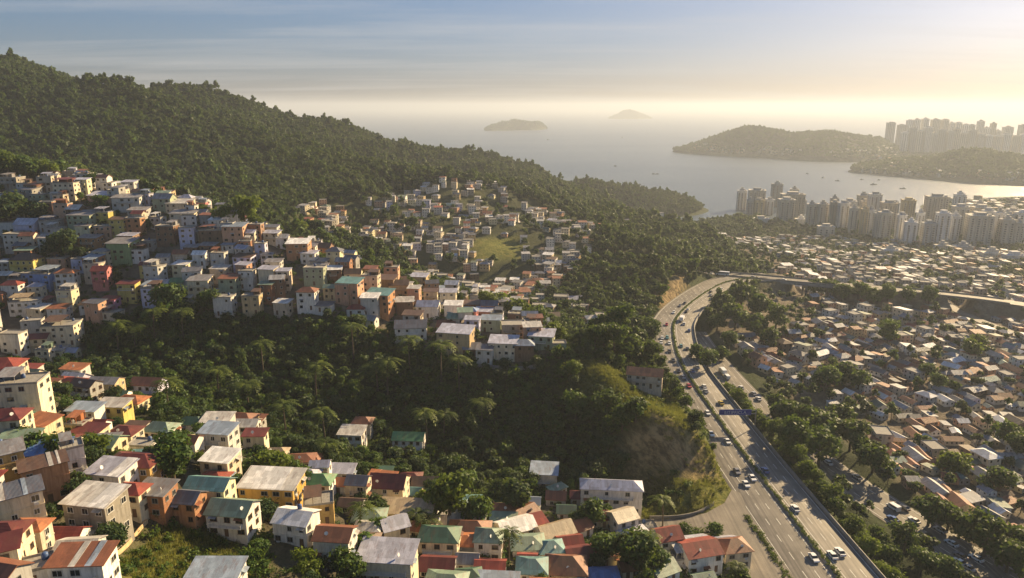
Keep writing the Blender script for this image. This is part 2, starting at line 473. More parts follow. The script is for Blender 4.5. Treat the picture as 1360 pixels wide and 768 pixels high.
# ------------------------------------------------------------------ far land (real distances, heights above the sea)
n = NT('far_land'); g = n.coord('Object')
c1 = n.ramp(n.noise(g, 0.02, 6, .7), [(0.3, (.016, .024, .012)), (0.6, (.045, .052, .024)), (0.8, (.08, .075, .045))])
c2 = n.ramp(n.noise(g, 0.05, 3, .8), [(0.4, (.06, .06, .04)), (0.62, (.16, .14, .11)), (0.72, (.34, .31, .27))])
M['farland'] = n.pbr(n.mix(n.attr('built'), c1, c2), 0.95, 0, n.bump(n.noise(g, 0.03, 6, .7), 1.0, 14), 0.1)

def landform(name, label, prof, kind='hill', K=36, seed=1, built=0.0):
    """prof: (px, base_py, top_py, depth_m): a ridge seen between base and top, standing in the sea at its true distance"""
    prof = np.array(prof, float)
    pxs = np.linspace(prof[0, 0], prof[-1, 0], 90)
    bp = np.interp(pxs, prof[:, 0], prof[:, 1]); tp = np.interp(pxs, prof[:, 0], prof[:, 2]); dm = np.interp(pxs, prof[:, 0], prof[:, 3])
    rows = []; bl = []
    for a, bpy_, tpy, dd in zip(pxs, bp, tp, dm):
        d = ray(a, bpy_); t0 = (SEA - HC) / d[2]
        b0 = np.array([d[0], d[1]]) * t0; ax = b0 / np.linalg.norm(b0); r0 = np.linalg.norm(b0)
        rt = r0 + dd * 0.5; d2 = ray(a, tpy); zt = HC + d2[2] / math.hypot(d2[0], d2[1]) * rt
        hh = max(1.0, zt - SEA)
        row = []
        for k in range(K + 1):
            s = k / K
            w = math.sin(math.pi * s) ** 0.8 if 0 < s < 1 else 0
            p = ax * (r0 + dd * s)
            row.append((p[0], p[1], SEA + hh * w - (3 if w == 0 else 0)))
            bl.append(built)
        rows.append(row)
    A = np.array(rows); nz = fbm(A[..., 0] / (45 + 0.01 * A[..., 1]), A[..., 1] / 60, seed, 5) - 0.47
    A[..., 2] += nz * np.clip((A[..., 2] - SEA), 0, 40) * 0.55
    nn, kk = A.shape[:2]; ii = np.arange(nn * kk).reshape(nn, kk)
    F = np.stack([ii[:-1, :-1].ravel(), ii[1:, :-1].ravel(), ii[1:, 1:].ravel(), ii[:-1, 1:].ravel()], 1)
    me = npmesh(name, A.reshape(-1, 3), F, M['farland'], smooth=True)
    attr(me, 'built', np.array(bl))
    tag(link(name, me), label, kind, kind='structure')
    return A
ISL1 = landform('island', 'low rocky island with a flat shelf out at sea', [(643,174,173,40),(650,174,168,160),(668,173.5,163,260),(684,173,160,300),(705,173,163,280),(716,172.5,163,220),(722,172,166,160),(727,171.5,171,60)], 'island', seed=4)
ISL2 = landform('island', 'small peaked island farther out near the horizon', [(808,157.8,157,100),(818,158,152,400),(828,158,147,600),(836,158,145.5,700),(846,158,149,600),(858,157.8,154,300),(866,157.5,157,100)], 'island', seed=8)
PEN = landform('peninsula', 'long wooded headland across the bay with a round hill', [(893,202,201,60),(910,204,197,200),(935,206,188,420),(960,207,179,520),(985,208.5,171.5,560),(1006,209.5,170.5,560),(1030,211,176,600),(1052,213,181,650),(1090,215,178,900),(1120,216,181,1100),(1165,216,186,1300),(1185,216,196,1400),(1230,216,199,1400),(1300,216,200,1500),(1400,214,200,1500),(1480,212,192,1500)], 'headland', seed=12, built=0.35)
PROM = landform('peninsula', 'dark low promontory with houses on the near side of the bay mouth', [(1126,229,228,60),(1140,230,222,200),(1180,234,216,420),(1225,238,213,560),(1260,241,206,640),(1285,243,204,640),(1320,245,208,600),(1345,246,213,560),(1375,248,216,560),(1450,250,214,560)], 'headland', seed=21, built=0.25)

# ------------------------------------------------------------------ sky, sun, haze
SUN_AZ, SUN_EL = R(48), R(23)
w = bpy.data.worlds.new('World'); SC.world = w; w.use_nodes = True
t = w.node_tree; t.nodes.clear()
sky = t.nodes.new('ShaderNodeTexSky'); sky.sky_type = 'NISHITA'; sky.sun_disc = False
sky.sun_elevation = SUN_EL; sky.sun_rotation = SUN_AZ; sky.altitude = 130; sky.air_density = 1.0; sky.dust_density = 2.0; sky.ozone_density = 6.0
tc = t.nodes.new('ShaderNodeTexCoord')
# thin high cloud: streaks on a plane overhead (direction divided by height)
sep = t.nodes.new('ShaderNodeSeparateXYZ'); t.links.new(tc.outputs['Generated'], sep.inputs[0])
def wm(op, a, b):
    m = t.nodes.new('ShaderNodeMath'); m.operation = op
    for k, v in enumerate((a, b)):
        if hasattr(v, 'links'): t.links.new(v, m.inputs[k])
        else: m.inputs[k].default_value = v
    return m.outputs[0]
hz = wm('ADD', wm('MAXIMUM', sep.outputs[2], 0.0), 0.05)
cb = t.nodes.new('ShaderNodeCombineXYZ'); t.links.new(wm('DIVIDE', sep.outputs[0], hz), cb.inputs[0]); t.links.new(wm('DIVIDE', sep.outputs[1], hz), cb.inputs[1])
mp = t.nodes.new('ShaderNodeMapping'); mp.inputs['Scale'].default_value = (0.16, 0.62, 1); mp.inputs['Rotation'].default_value = (0, 0, R(-8)); t.links.new(cb.outputs[0], mp.inputs[0])
nz = t.nodes.new('ShaderNodeTexNoise'); nz.inputs['Scale'].default_value = 1.4; nz.inputs['Detail'].default_value = 8; nz.inputs['Roughness'].default_value = 0.6; nz.inputs['Distortion'].default_value = 0.4
t.links.new(mp.outputs[0], nz.inputs['Vector'])
cr = t.nodes.new('ShaderNodeValToRGB'); cr.color_ramp.elements[0].position = 0.45; cr.color_ramp.elements[0].color = (0, 0, 0, 1); cr.color_ramp.elements[1].position = 0.78; cr.color_ramp.elements[1].color = (.5, .5, .5, 1)
t.links.new(nz.outputs['Fac'], cr.inputs[0])
mx = t.nodes.new('ShaderNodeMix'); mx.data_type = 'RGBA'; mx.blend_type = 'MIX'
PIV, GAM = 3.2, 0.6        # the sky's bright range drawn in as a camera does
v1 = t.nodes.new('ShaderNodeVectorMath'); v1.operation = 'SCALE'; v1.inputs[3].default_value = 1 / PIV; t.links.new(sky.outputs[0], v1.inputs[0])
gm = t.nodes.new('ShaderNodeGamma'); gm.inputs[1].default_value = GAM; t.links.new(v1.outputs[0], gm.inputs[0])
v2 = t.nodes.new('ShaderNodeVectorMath'); v2.operation = 'MULTIPLY'; v2.inputs[1].default_value = (PIV * .87, PIV * .84, PIV * .885); t.links.new(gm.outputs[0], v2.inputs[0])
t.links.new(cr.outputs[0], mx.inputs[0]); hs = t.nodes.new('ShaderNodeHueSaturation'); hs.inputs['Saturation'].default_value = 1.4; t.links.new(v2.outputs[0], hs.inputs['Color']); t.links.new(hs.outputs[0], mx.inputs[6]); mx.inputs[7].default_value = (5.0, 4.9, 4.8, 1)
bg = t.nodes.new('ShaderNodeBackground'); bg.inputs['Strength'].default_value = 0.05
t.links.new(mx.outputs[2], bg.inputs[0])
wo = t.nodes.new('ShaderNodeOutputWorld'); t.links.new(bg.outputs[0], wo.inputs[0])
sl = bpy.data.lights.new('sun', 'SUN'); sl.energy = 5.0; sl.angle = R(0.53); sl.color = (1.0, 0.75, 0.42)
so = bpy.data.objects.new('sun', sl); COL.objects.link(so)
sd = Vector((math.sin(SUN_AZ) * math.cos(SUN_EL), math.cos(SUN_AZ) * math.cos(SUN_EL), math.sin(SUN_EL)))
so.rotation_euler = (-sd).to_track_quat('-Z', 'Y').to_euler()

hm = bpy.data.materials.new('haze_air'); hm.use_nodes = True; ht = hm.node_tree; ht.nodes.clear()
pv = ht.nodes.new('ShaderNodeVolumePrincipled'); pv.inputs['Color'].default_value = (.55, .61, .71, 1); pv.inputs['Density'].default_value = 0.000125; pv.inputs['Anisotropy'].default_value = 0.28
ho = ht.nodes.new('ShaderNodeOutputMaterial'); ht.links.new(pv.outputs[0], ho.inputs['Volume'])
HAZE_TOP = 225.0
mb = MB(); mb.box(-46000, 46000, -46000, 46000, -77, HAZE_TOP)
ho_ = tag(mb.build('haze', hm), 'even sunlit haze over the valley, bay and sea', 'haze', kind='stuff')

cam = bpy.data.cameras.new('camera'); co = bpy.data.objects.new('camera', cam); COL.objects.link(co); SC.camera = co
cam.sensor_fit = 'HORIZONTAL'; cam.sensor_width = 36; cam.lens = 36 * FPX / 1360; cam.clip_start = 1; cam.clip_end = 200000
co.location = (0, 0, HC); co.rotation_euler = (R(90) - PITCH, 0, 0)
SC.view_settings.view_transform = 'Standard'; SC.view_settings.look = 'None'; SC.view_settings.gamma = 1; SC.view_settings.use_curve_mapping = False
SC.view_settings.exposure = 1.4
cy = SC.cycles
cy.max_bounces = 6; cy.diffuse_bounces = 3; cy.glossy_bounces = 3; cy.transmission_bounces = 3; cy.transparent_max_bounces = 6; cy.volume_bounces = 1
cy.use_denoising = True
try: cy.denoiser = 'OPENIMAGEDENOISE'
except Exception: pass
cy.sample_clamp_indirect = 6; cy.caustics_reflective = False; cy.caustics_refractive = False
# ------------------------------------------------------------------ roads
def mat_asphalt(name, c):
    n = NT(name); g = n.coord('Object')
    f = n.noise(g, 0.12, 6, .65)
    col = n.mix(n.ramp(f, [(0.35, 0), (0.7, 1)]), c, tuple(k * 1.7 for k in c))
    tr = n.noise(n.mapped((0.9, 0.015, 1)), 1.0, 4, .6)       # worn tracks along the lanes
    col = n.mix(n.ramp(tr, [(0.38, 0), (0.62, .65)]), col, (.06, .055, .05))
    return n.pbr(col, 0.75, 0, n.bump(n.noise(g, 3.0, 4), .3, .05), 0.3)
M['asphalt'] = mat_asphalt('asphalt', (.15, .135, .115))
M['asphalt2'] = mat_asphalt('worn_asphalt', (.14, .122, .10))
M['paint'] = mat_plain('road_paint', (.62, .61, .56), .6, var=.45, scale=.8)
M['conc'] = mat_plain('concrete', (.24, .225, .2), .85, var=.4, scale=.5)
M['concd'] = mat_plain('dark_concrete', (.2, .185, .165), .9, var=.45, scale=.4)
M['steel'] = mat_plain('galvanised_steel', (.32, .33, .33), .45, .7)

def strip(name, L, offs, mats, z=0.0, mi=None):
    """offs: list of (lateral, dz) making a ribbon along L"""
    T, N = normals2d(L)
    A = np.stack([np.stack([L[:, 0] + N[:, 0] * o, L[:, 1] + N[:, 1] * o, L[:, 2] + z + h], 1) for o, h in offs], 1)
    n_, k = A.shape[:2]; ii = np.arange(n_ * k).reshape(n_, k)
    F = np.stack([ii[:-1, :-1].ravel(), ii[:-1, 1:].ravel(), ii[1:, 1:].ravel(), ii[1:, :-1].ravel()], 1)
    return npmesh(name, A.reshape(-1, 3), F, mats)

def sub(L, y0=None, y1=None):
    return L[(L[:, 1] >= (y0 if y0 is not None else -1e9)) & (L[:, 1] <= (y1 if y1 is not None else 1e9))]

tag(link('expressway', strip('expressway', HWY, [(-14.3, -.4), (-13.2, -.01), (-1, 0), (1, 0), (12.0, -.01), (12.6, -.4)], M['asphalt'])), 'grey six lane expressway sweeping round the foot of the hill', 'expressway', kind='structure')
tag(link('overpass_road', strip('overpass_road', FLY, [(-6.2, -.02), (6.2, -.02)], M['asphalt2'], z=0.03)), 'grey road crossing on the flyover beyond the bend', 'road', kind='structure')
tag(link('lower_road', strip('lower_road', LOW, [(-8.2, -.03), (-7.5, 0), (7.5, 0), (8.2, -.03)], M['asphalt2'], z=-.02)), 'busy town road below the expressway trees', 'road', kind='structure')
tag(link('town_street', strip('town_street', SIDE, [(-4, 0), (4, 0)], M['asphalt2'], z=.05)), 'sunlit street curving through the far side of the town', 'street', kind='structure')
mb = MB(); mb.poly([(p[0], p[1], .12) for p in APRON])
tag(mb.build('service_road', M['asphalt2']), 'paved service road curving round the grassy hill foot to the expressway hedge', 'road', kind='structure')
# painted markings (edge lines and lane dashes), one sheet
T_, N_ = normals2d(HWY)
cum = np.concatenate([[0], np.cumsum(np.linalg.norm(np.diff(HWY[:, :2], axis=0), axis=1))])
def at(L, cumL, s, off):
    x = np.interp(s, cumL, L[:, 0]); y = np.interp(s, cumL, L[:, 1]); z = np.interp(s, cumL, L[:, 2])
    T, N = normals2d(L)
    nx = np.interp(s, cumL, N[:, 0]); nyy = np.interp(s, cumL, N[:, 1]); l = math.hypot(nx, nyy)
    return (x + nx / l * off, y + nyy / l * off, z)
def paint_lines(mb, L, solids, dashes, smax, dz=.012, wd=.1):
    cumL = np.concatenate([[0], np.cumsum(np.linalg.norm(np.diff(L[:, :2], axis=0), axis=1))])
    smax = min(smax, cumL[-1])
    for o in solids:
        for s in np.arange(0, smax - 4, 4.0):
            a = [at(L, cumL, s, o - wd), at(L, cumL, s, o + wd), at(L, cumL, s + 4, o + wd), at(L, cumL, s + 4, o - wd)]
            mb.poly([(p[0], p[1], p[2] + dz) for p in a])
    for o in dashes:
        for s in np.arange(0, smax - 4, 9.0):
            a = [at(L, cumL, s, o - wd), at(L, cumL, s, o + wd), at(L, cumL, s + 3.6, o + wd), at(L, cumL, s + 3.6, o - wd)]
            mb.poly([(p[0], p[1], p[2] + dz) for p in a])
mb = MB()
paint_lines(mb, HWY, [-12.6, -1.9, 1.9, 11.2], [-9.0, -5.4, 5.0, 8.1], 470)
paint_lines(mb, LOW, [-7.0, 7.0], [-3.5, 0, 3.5], 400, dz=.02)
paint_lines(mb, FLY, [-5.8, 5.8], [-2, 2], 700, dz=.04)
tag(mb.build('road_markings', M['paint']), 'worn white lane lines painted on the roads', 'road markings', kind='structure')

def ribbon_solid(name, L, o0, o1, h, mat, parent=None, z=0.0, base=-.3):
    me = strip(name, L, [(o0, base), (o0, h), (o1, h), (o1, base)], mat, z=z)
    return link(name, me, parent)
b = ribbon_solid('parapet_wall', HWY, 12.0, 12.45, 1.15, M['conc'])
tag(b, 'long concrete parapet wall along the outer side of the expressway', 'parapet wall')
b = thing('median_strip', 'raised kerbed median planted with a long clipped hedge', 'median')
ribbon_solid('kerb', HWY, -.95, .95, .28, M['conc'], b, base=-.1)
MEDIAN = b
Lf = sub(HWY, 300, 600)
b = ribbon_solid('crash_barrier', Lf, -13.1, -12.85, .7, M['concd'])
tag(b, 'low grey crash barrier on the hill side of the expressway bend', 'crash barrier')
b = ribbon_solid('retaining_wall', AP2, -4.2, -3.8, .9, M['concd'])
tag(b, 'low dark retaining wall along the road round the grassy hill foot', 'retaining wall')

# flyover: deck, parapets, piers
fl = thing('flyover', 'concrete flyover on round piers leaving the expressway bend', 'flyover', (221, 534, 0))
FX = FLY[(FLY[:, 0] > 172) & (FLY[:, 0] < 250)]
rel = FX - np.array([221, 534, 0.0])
ribbon_solid('deck', rel, -6.9, 6.9, -.05, M['conc'], fl, base=-2.1)
ribbon_solid('parapet', rel, 6.45, 6.8, .95, M['concd'], fl, base=-.04)
ribbon_solid('parapet', rel, -6.8, -6.45, .95, M['concd'], fl, base=-.04)
for xx in (190, 207, 224, 240):
    k = np.abs(FX[:, 0] - xx).argmin(); p = FX[k]; gz = float(ground(p[0], p[1]))
    if p[2] - gz > 2.5:
        for o in (-3.2, 3.2):
            m_ = MB(); m_.tube([(rel[k, 0], rel[k, 1] + o, gz - 1), (rel[k, 0], rel[k, 1] + o, p[2] - 2.1)], .85, 10)
            m_.build('pier', M['conc'], fl)

FE = FLY[(FLY[:, 0] > 284) & (FLY[:, 0] < 352)]
for o in (-6.6, 6.3): tag(ribbon_solid('roadside_parapet', FE, o, o + .3, .9, M['concd'], base=-.4), 'pale parapet on the %s side of the raised road beyond the flyover' % ('far' if o < 0 else 'near'), 'parapet')

# street lamps
def lamp_meshes():
    a = MB(); a.tube([(0, 0, -.5), (0, 0, 4), (0, 0, 10.5)], [.17, .13, .08], 7)
    b_ = MB(); b_.tube([(0, 0, 10.4), (.5, 0, 11.1), (1.7, 0, 11.4)], [.07, .06, .05], 6); b_.tube([(0, 0, 10.4), (-.5, 0, 11.1), (-1.7, 0, 11.4)], [.07, .06, .05], 6)
    c = MB(); c.box(-.55, .55, -.17, .17, -.08, .08)
    return a.mesh('pole', M['steel']), b_.mesh('arm', M['steel']), c.mesh('lamp_head', M['conc'])
LP, LA, LH = lamp_meshes()
lamps = [(136, 573, 'where the overpass meets the hill'), (168, 566, 'at the merge on the bend'), (188, 558, 'beyond the merge, beside the flyover start'), (200, 556, 'on the flyover start by the trees'),
         (75, 410, 'on the hill side of the expressway below the bend'), (240, 535, 'at the town end of the flyover'), (318, 509, 'on the raised road beyond the flyover')]
for x, y, wh in lamps:
    d, z, _ = dist_line(np.array([x * 1.0]), np.array([y * 1.0]), FLY)
    zz = float(ground(x, y)) if x < 180 else float(z[0])
    o = thing('street_lamp', 'tall two armed street lamp ' + wh, 'street lamp', (x, y, zz), R(20), 'street lamps round the expressway bend')
    link('pole', LP, o); link('arm', LA, o)
    for s in (-1, 1): link('lamp_head', LH, o, (2.1 * s, 0, 11.4))

# blue direction sign hung from a cantilever gantry
M['signblue'] = mat_plain('sign_blue', (.03, .045, .26), .5, var=.15, scale=1)
M['signwhite'] = mat_plain('sign_white', (.55, .56, .6), .6, var=.1)
sg = thing('road_sign', 'long blue direction sign with pale lettering on a gantry over the expressway', 'road sign', (101.3, 275, 0))
m_ = MB(); m_.tube([(0, 0, -.5), (0, 0, 8.2)], .2, 10); m_.build('post', M['steel'], sg)
for zz in (6.2, 7.6):
    m_ = MB(); m_.tube([(0, 0, zz), (-15.2, 0, zz)], .12, 8); m_.build('gantry_arm', M['steel'], sg)
m_ = MB(); m_.box(-15.4, -2.0, -.28, -.16, 5.65, 8.2); bd = m_.build('panel', M['signblue'], sg)
m_ = MB()
for q in ((-15.3, -2.1, 5.72, 5.82), (-15.3, -2.1, 8.03, 8.13)): m_.box(q[0], q[1], -.30, -.275, q[2], q[3])
m_.build('border', M['signwhite'], bd)
cu = bpy.data.curves.new('lettering', 'FONT'); cu.body = 'EITIFFJCLA'; cu.size = 1.75; cu.extrude = .01; cu.space_character = 1.12; cu.align_x = 'CENTER'; cu.materials.append(M['signwhite'])
tob = bpy.data.objects.new('lettering', cu); COL.objects.link(tob); bpy.context.view_layer.update()
lme = bpy.data.meshes.new_from_object(tob.evaluated_get(bpy.context.evaluated_depsgraph_get())); bpy.data.objects.remove(tob)
tx = link('lettering', lme, bd); tx.location = (-8.7, -.30, 6.3); tx.rotation_euler = (R(90), 0, 0)

# ------------------------------------------------------------------ scattered stuff through geometry nodes
def src_collection(name, objs):
    c = bpy.data.collections.new(name)
    for o in objs: c.objects.link(o)
    return c
def free_obj(name, me): return bpy.data.objects.new(name, me)
def scatter(name, label, pts, rz, scl, idx, coll, zs=None):
    me = bpy.data.meshes.new(name); pts = np.asarray(pts, np.float32)
    me.vertices.add(len(pts)); me.vertices.foreach_set('co', pts.ravel())
    attr(me, 'rz', rz); attr(me, 'scl', scl)
    a = me.attributes.new('idx', 'INT', 'POINT'); a.data.foreach_set('value', np.asarray(idx, np.int32))
    attr(me, 'zs', zs if zs is not None else np.ones(len(pts)))
    o = link(name, me)
    ng = bpy.data.node_groups.new(name, 'GeometryNodeTree')
    ng.interface.new_socket('Geometry', in_out='INPUT', socket_type='NodeSocketGeometry')
    ng.interface.new_socket('Geometry', in_out='OUTPUT', socket_type='NodeSocketGeometry')
    N = ng.nodes.new; gi = N('NodeGroupInput'); go = N('NodeGroupOutput'); ip = N('GeometryNodeInstanceOnPoints'); ci = N('GeometryNodeCollectionInfo')
    ci.inputs['Collection'].default_value = coll; ci.inputs['Separate Children'].default_value = True; ci.inputs['Reset Children'].default_value = True
    def na(nm, ty='FLOAT'):
        q = N('GeometryNodeInputNamedAttribute'); q.data_type = ty; q.inputs['Name'].default_value = nm; return q.outputs['Attribute']
    L = ng.links.new
    cx = N('ShaderNodeCombineXYZ'); L(na('rz'), cx.inputs[2])
    e2r = N('FunctionNodeEulerToRotation'); L(cx.outputs[0], e2r.inputs[0])
    cs = N('ShaderNodeCombineXYZ'); s_ = na('scl'); L(s_, cs.inputs[0]); L(s_, cs.inputs[1])
    mu = N('ShaderNodeMath'); mu.operation = 'MULTIPLY'; L(s_, mu.inputs[0]); L(na('zs'), mu.inputs[1]); L(mu.outputs[0], cs.inputs[2])
    L(gi.outputs[0], ip.inputs['Points']); L(ci.outputs[0], ip.inputs['Instance'])
    ip.inputs['Pick Instance'].default_value = True; L(na('idx', 'INT'), ip.inputs['Instance Index'])
    L(e2r.outputs[0], ip.inputs['Rotation']); L(cs.outputs[0], ip.inputs['Scale']); L(ip.outputs[0], go.inputs[0])
    md = o.modifiers.new('scatter', 'NODES'); md.node_group = ng
    tag(o, label, name.split('.')[0].replace('_', ' '), kind='stuff')
    return o
# ------------------------------------------------------------------ houses
WALLS = dict(concrete=(.30,.275,.235), grey=(.36,.35,.33), greywhite=(.5,.49,.46), white=(.70,.67,.62), lavender=(.52,.51,.64), cream=(.62,.54,.40),
  paleyellow=(.62,.57,.38), yellow=(.56,.45,.15), mustard=(.50,.31,.085), tan=(.48,.37,.22), ochre=(.46,.32,.13), orange=(.42,.225,.125),
  brown=(.19,.125,.085), salmon=(.52,.31,.21), pink=(.50,.19,.19), purple=(.38,.2,.34), sage=(.36,.40,.28), green=(.27,.37,.19), blue=(.18,.27,.48), beige=(.55,.46,.36))
ROOFS = dict(grey=((.26,.26,.27),.35), pale=((.56,.54,.5),.25), white=((.78,.77,.75),.08), lavender=((.42,.43,.52),.15), slate=((.12,.13,.16),.2), bluegrey=((.27,.33,.41),.15),
  blue=((.08,.17,.38),.05), teal=((.13,.27,.27),.1), darkgreen=((.045,.115,.07),.1), sage=((.19,.27,.2),.15), green=((.075,.2,.085),.1), rust=((.27,.10,.05),.75),
  red=((.28,.06,.04),.15), darkred=((.15,.035,.028),.2), orange=((.45,.17,.07),.2), brown=((.12,.075,.05),.5), tan=((.4,.31,.19),.35), cream=((.6,.51,.37),.1))
for k, c in WALLS.items(): M['w_' + k] = mat_wall('wall_' + k, c)
M['w_brick'] = mat_wall('wall_brick', (.36,.165,.085), True); M['w_brownbrick'] = mat_wall('wall_brown_brick', (.26,.14,.085), True)
for k, (c, r_) in ROOFS.items(): M['r_' + k] = mat_roof('roof_' + k, c, r_, tile=k in ('red', 'darkred', 'orange'))
TOWNR = dict(rust2=((.26,.10,.05),.5), brown2=((.11,.07,.05),.5), grey2=((.19,.195,.21),.25), tin2=((.36,.36,.37),.2), tan2=((.25,.19,.125),.4), sage2=((.14,.18,.14),.2), slate2=((.10,.11,.13),.2), lavender2=((.24,.25,.29),.2), red2=((.25,.065,.04),.2), teal2=((.10,.19,.19),.15), white2=((.66,.66,.67),.05))
for k, (c, r_) in TOWNR.items(): M['r_' + k] = mat_roof('town_roof_' + k[:-1], c, r_, rough=.7)
M['slab'] = mat_wall('roof_slab', (.30,.285,.26))
M['glass'] = NT('window_glass').pbr((.018,.02,.022), .12, 0, None, .5)
M['fr_white'] = mat_plain('frame_white', (.6,.58,.54), .6, objvar=.2); M['fr_brown'] = mat_plain('frame_brown', (.16,.09,.05), .6, objvar=.2); M['fr_grey'] = mat_plain('frame_grey', (.25,.25,.24), .5, objvar=.2)
M['wood'] = mat_plain('door_wood', (.15,.085,.05), .7, objvar=.4); M['tank'] = mat_plain('tank_plastic', (.05,.09,.2), .45, objvar=.5); M['rail'] = mat_plain('rail_iron', (.1,.1,.1), .6)
M['dish'] = mat_plain('dish_white', (.62,.62,.6), .5)

def win_mesh(w, h, fm, sill=True):
    m = MB(); t = .1; y = -.09
    m.box(-w/2 - t, w/2 + t, y, .02, h/2, h/2 + t); m.box(-w/2 - t, -w/2, y, .02, -h/2, h/2); m.box(w/2, w/2 + t, y, .02, -h/2, h/2)
    m.box(-w/2 - t - .05, w/2 + t + .05, y - .06, .02, -h/2 - t, -h/2)
    m.box(-.03, .03, -.06, .02, -h/2, h/2)
    return m.mesh('window', fm)
def pane_mesh(w, h):
    m = MB(); m.box(-w/2 + .002, w/2 - .002, -.03, .01, -h/2 + .002, h/2 - .002); return m.mesh('pane', M['glass'])
def win1_mesh(w, h, fm):
    m = MB(); t = .09; y = -.08
    m.box(-w/2 - t, w/2 + t, y, .02, h/2, h/2 + t, 1); m.box(-w/2 - t, -w/2, y, .02, -h/2, h/2, 1); m.box(w/2, w/2 + t, y, .02, -h/2, h/2, 1); m.box(-w/2 - t, w/2 + t, y - .05, .02, -h/2 - t, -h/2, 1)
    m.box(-w/2 + .002, w/2 - .002, -.03, .01, -h/2 + .002, h/2 - .002, 0)
    return m.mesh('window', [M['glass'], fm])
WSZ = [(1.0, 1.15), (1.25, 1.2), (.85, 1.0), (1.55, 1.1)]
FR = ['fr_white', 'fr_brown', 'fr_grey']
WIN2 = {(i, f): win_mesh(*WSZ[i], M[f]) for i in range(4) for f in FR}
PANE = [pane_mesh(*s) for s in WSZ]
WIN1 = {(i, f): win1_mesh(*WSZ[i], M[f]) for i in range(4) for f in FR}
m = MB(); m.box(-.48, .48, -.06, .02, 0, 2.05); m.box(.32, .38, -.1, -.06, .95, 1.05); DOOR = m.mesh('door', M['wood'])
m = MB(); m.tube([(0,0,0),(0,0,.15),(0,0,1.05),(0,0,1.25)], [.5,.55,.55,.2], 12); TANK = m.mesh('water_tank', M['tank'], True)
m = MB(); m.tube([(0,0,0),(0,0,.7)], .04, 6); m.tube([(0,0,.7),(.1,-.12,.78),(.16,-.2,.82)], [.06,.42,.45], 12); DISH = m.mesh('satellite_dish', M['dish'])

m = MB(); m.box(-.4, .4, -.34, .0, -.28, .28); m.box(-.3, .06, -.37, -.34, -.2, .2); ACU = m.mesh('air_conditioner', M['dish'])
AWN = []
for q in ('rust', 'pale', 'bluegrey'):
    m = MB(); m.extrude([(-.9, -.28), (0, .06), (0, .1), (-.9, -.24)], -.95, .95); AWN.append(m.mesh('awning', M['r_' + q]))
def roof_geo(mb, typ, w, d, h, o, k=.24, rng=random):
    """solid roof on a w x d box whose wall top is at h (local); returns nothing"""
    t = .14
    if typ == 'shed':
        r = d * (k if k < .2 else .13); y0, y1 = -d/2 - o, d/2 + o
        z0, z1 = h + .03, h + .03 + r
        mb.extrude([(y0, z0), (y1, z1), (y1, z1 + t), (y0, z0 + t)], -w/2 - o, w/2 + o)
    elif typ == 'gable':
        r = d * k; e = r * (o / (d/2)); y0, y1 = -d/2 - o, d/2 + o
        mb.extrude([(y0, h - e + .03), (0, h + r + .03), (y1, h - e + .03), (y1, h - e + .03 + t), (0, h + r + .03 + t), (y0, h - e + .03 + t)], -w/2 - o * .7, w/2 + o * .7)
    elif typ == 'hip':
        r = min(w, d) * k * 1.05; X, Y = w/2 + o, d/2 + o; rx = max(.02, w/2 - d/2 * .85); z = h - .02
        v = [(-X,-Y,z),(X,-Y,z),(X,Y,z),(-X,Y,z),(-X,-Y,z+t),(X,-Y,z+t),(X,Y,z+t),(-X,Y,z+t)]
        b = len(mb.v); mb.v += v + [(-rx, 0, z + t + r), (rx, 0, z + t + r)]
        for f in ((3,2,1,0),(0,1,5,4),(1,2,6,5),(2,3,7,6),(3,0,4,7),(4,5,9,8),(5,6,9),(6,7,8,9),(7,4,8)):
            mb.f.append(tuple(b + i for i in f)); mb.m.append(0)
    elif typ == 'flat':
        pz = .55; q = .14; e = .12
        mb.box(-w/2 - e, w/2 + e, -d/2 - e, d/2 + e, h, h + .16)
        for b_ in ((-w/2 - e, w/2 + e, -d/2 - e, -d/2 - e + q), (-w/2 - e, w/2 + e, d/2 + e - q, d/2 + e), (-w/2 - e, -w/2 - e + q, -d/2 - e + q, d/2 + e - q), (w/2 + e - q, w/2 + e, -d/2 - e + q, d/2 + e - q)):
            mb.box(*b_, h + .16, h + pz)

def wall_geo(mb, w, d, st, typ, found, k=.24, sh=2.8, ledge=True):
    H = st * sh
    mb.box(-w/2, w/2, -d/2, d/2, -found, H)
    if ledge:
        for s in range(1 if found > .8 else 1, st):
            mb.box(-w/2 - .09, w/2 + .09, -d/2 - .09, d/2 + .09, s * sh - .13, s * sh + .05)
    if typ == 'gable':
        mb.extrude([(-d/2, H + .004), (d/2, H + .004), (0, H + d * k)], -w/2, w/2)
    if typ == 'shed':
        r = d * (k if k < .2 else .13)
        mb.extrude([(-d/2, H + .004), (d/2, H + .004), (d/2, H + r)], -w/2, w/2)
    return H

FOOT = []       # occupied footprints (x, y, radius)
def clear(x, y, r, slack=0.0):
    if not FOOT: return True
    A = np.array(FOOT); return bool((np.hypot(A[:, 0] - x, A[:, 1] - y) > A[:, 2] + r - slack).all())

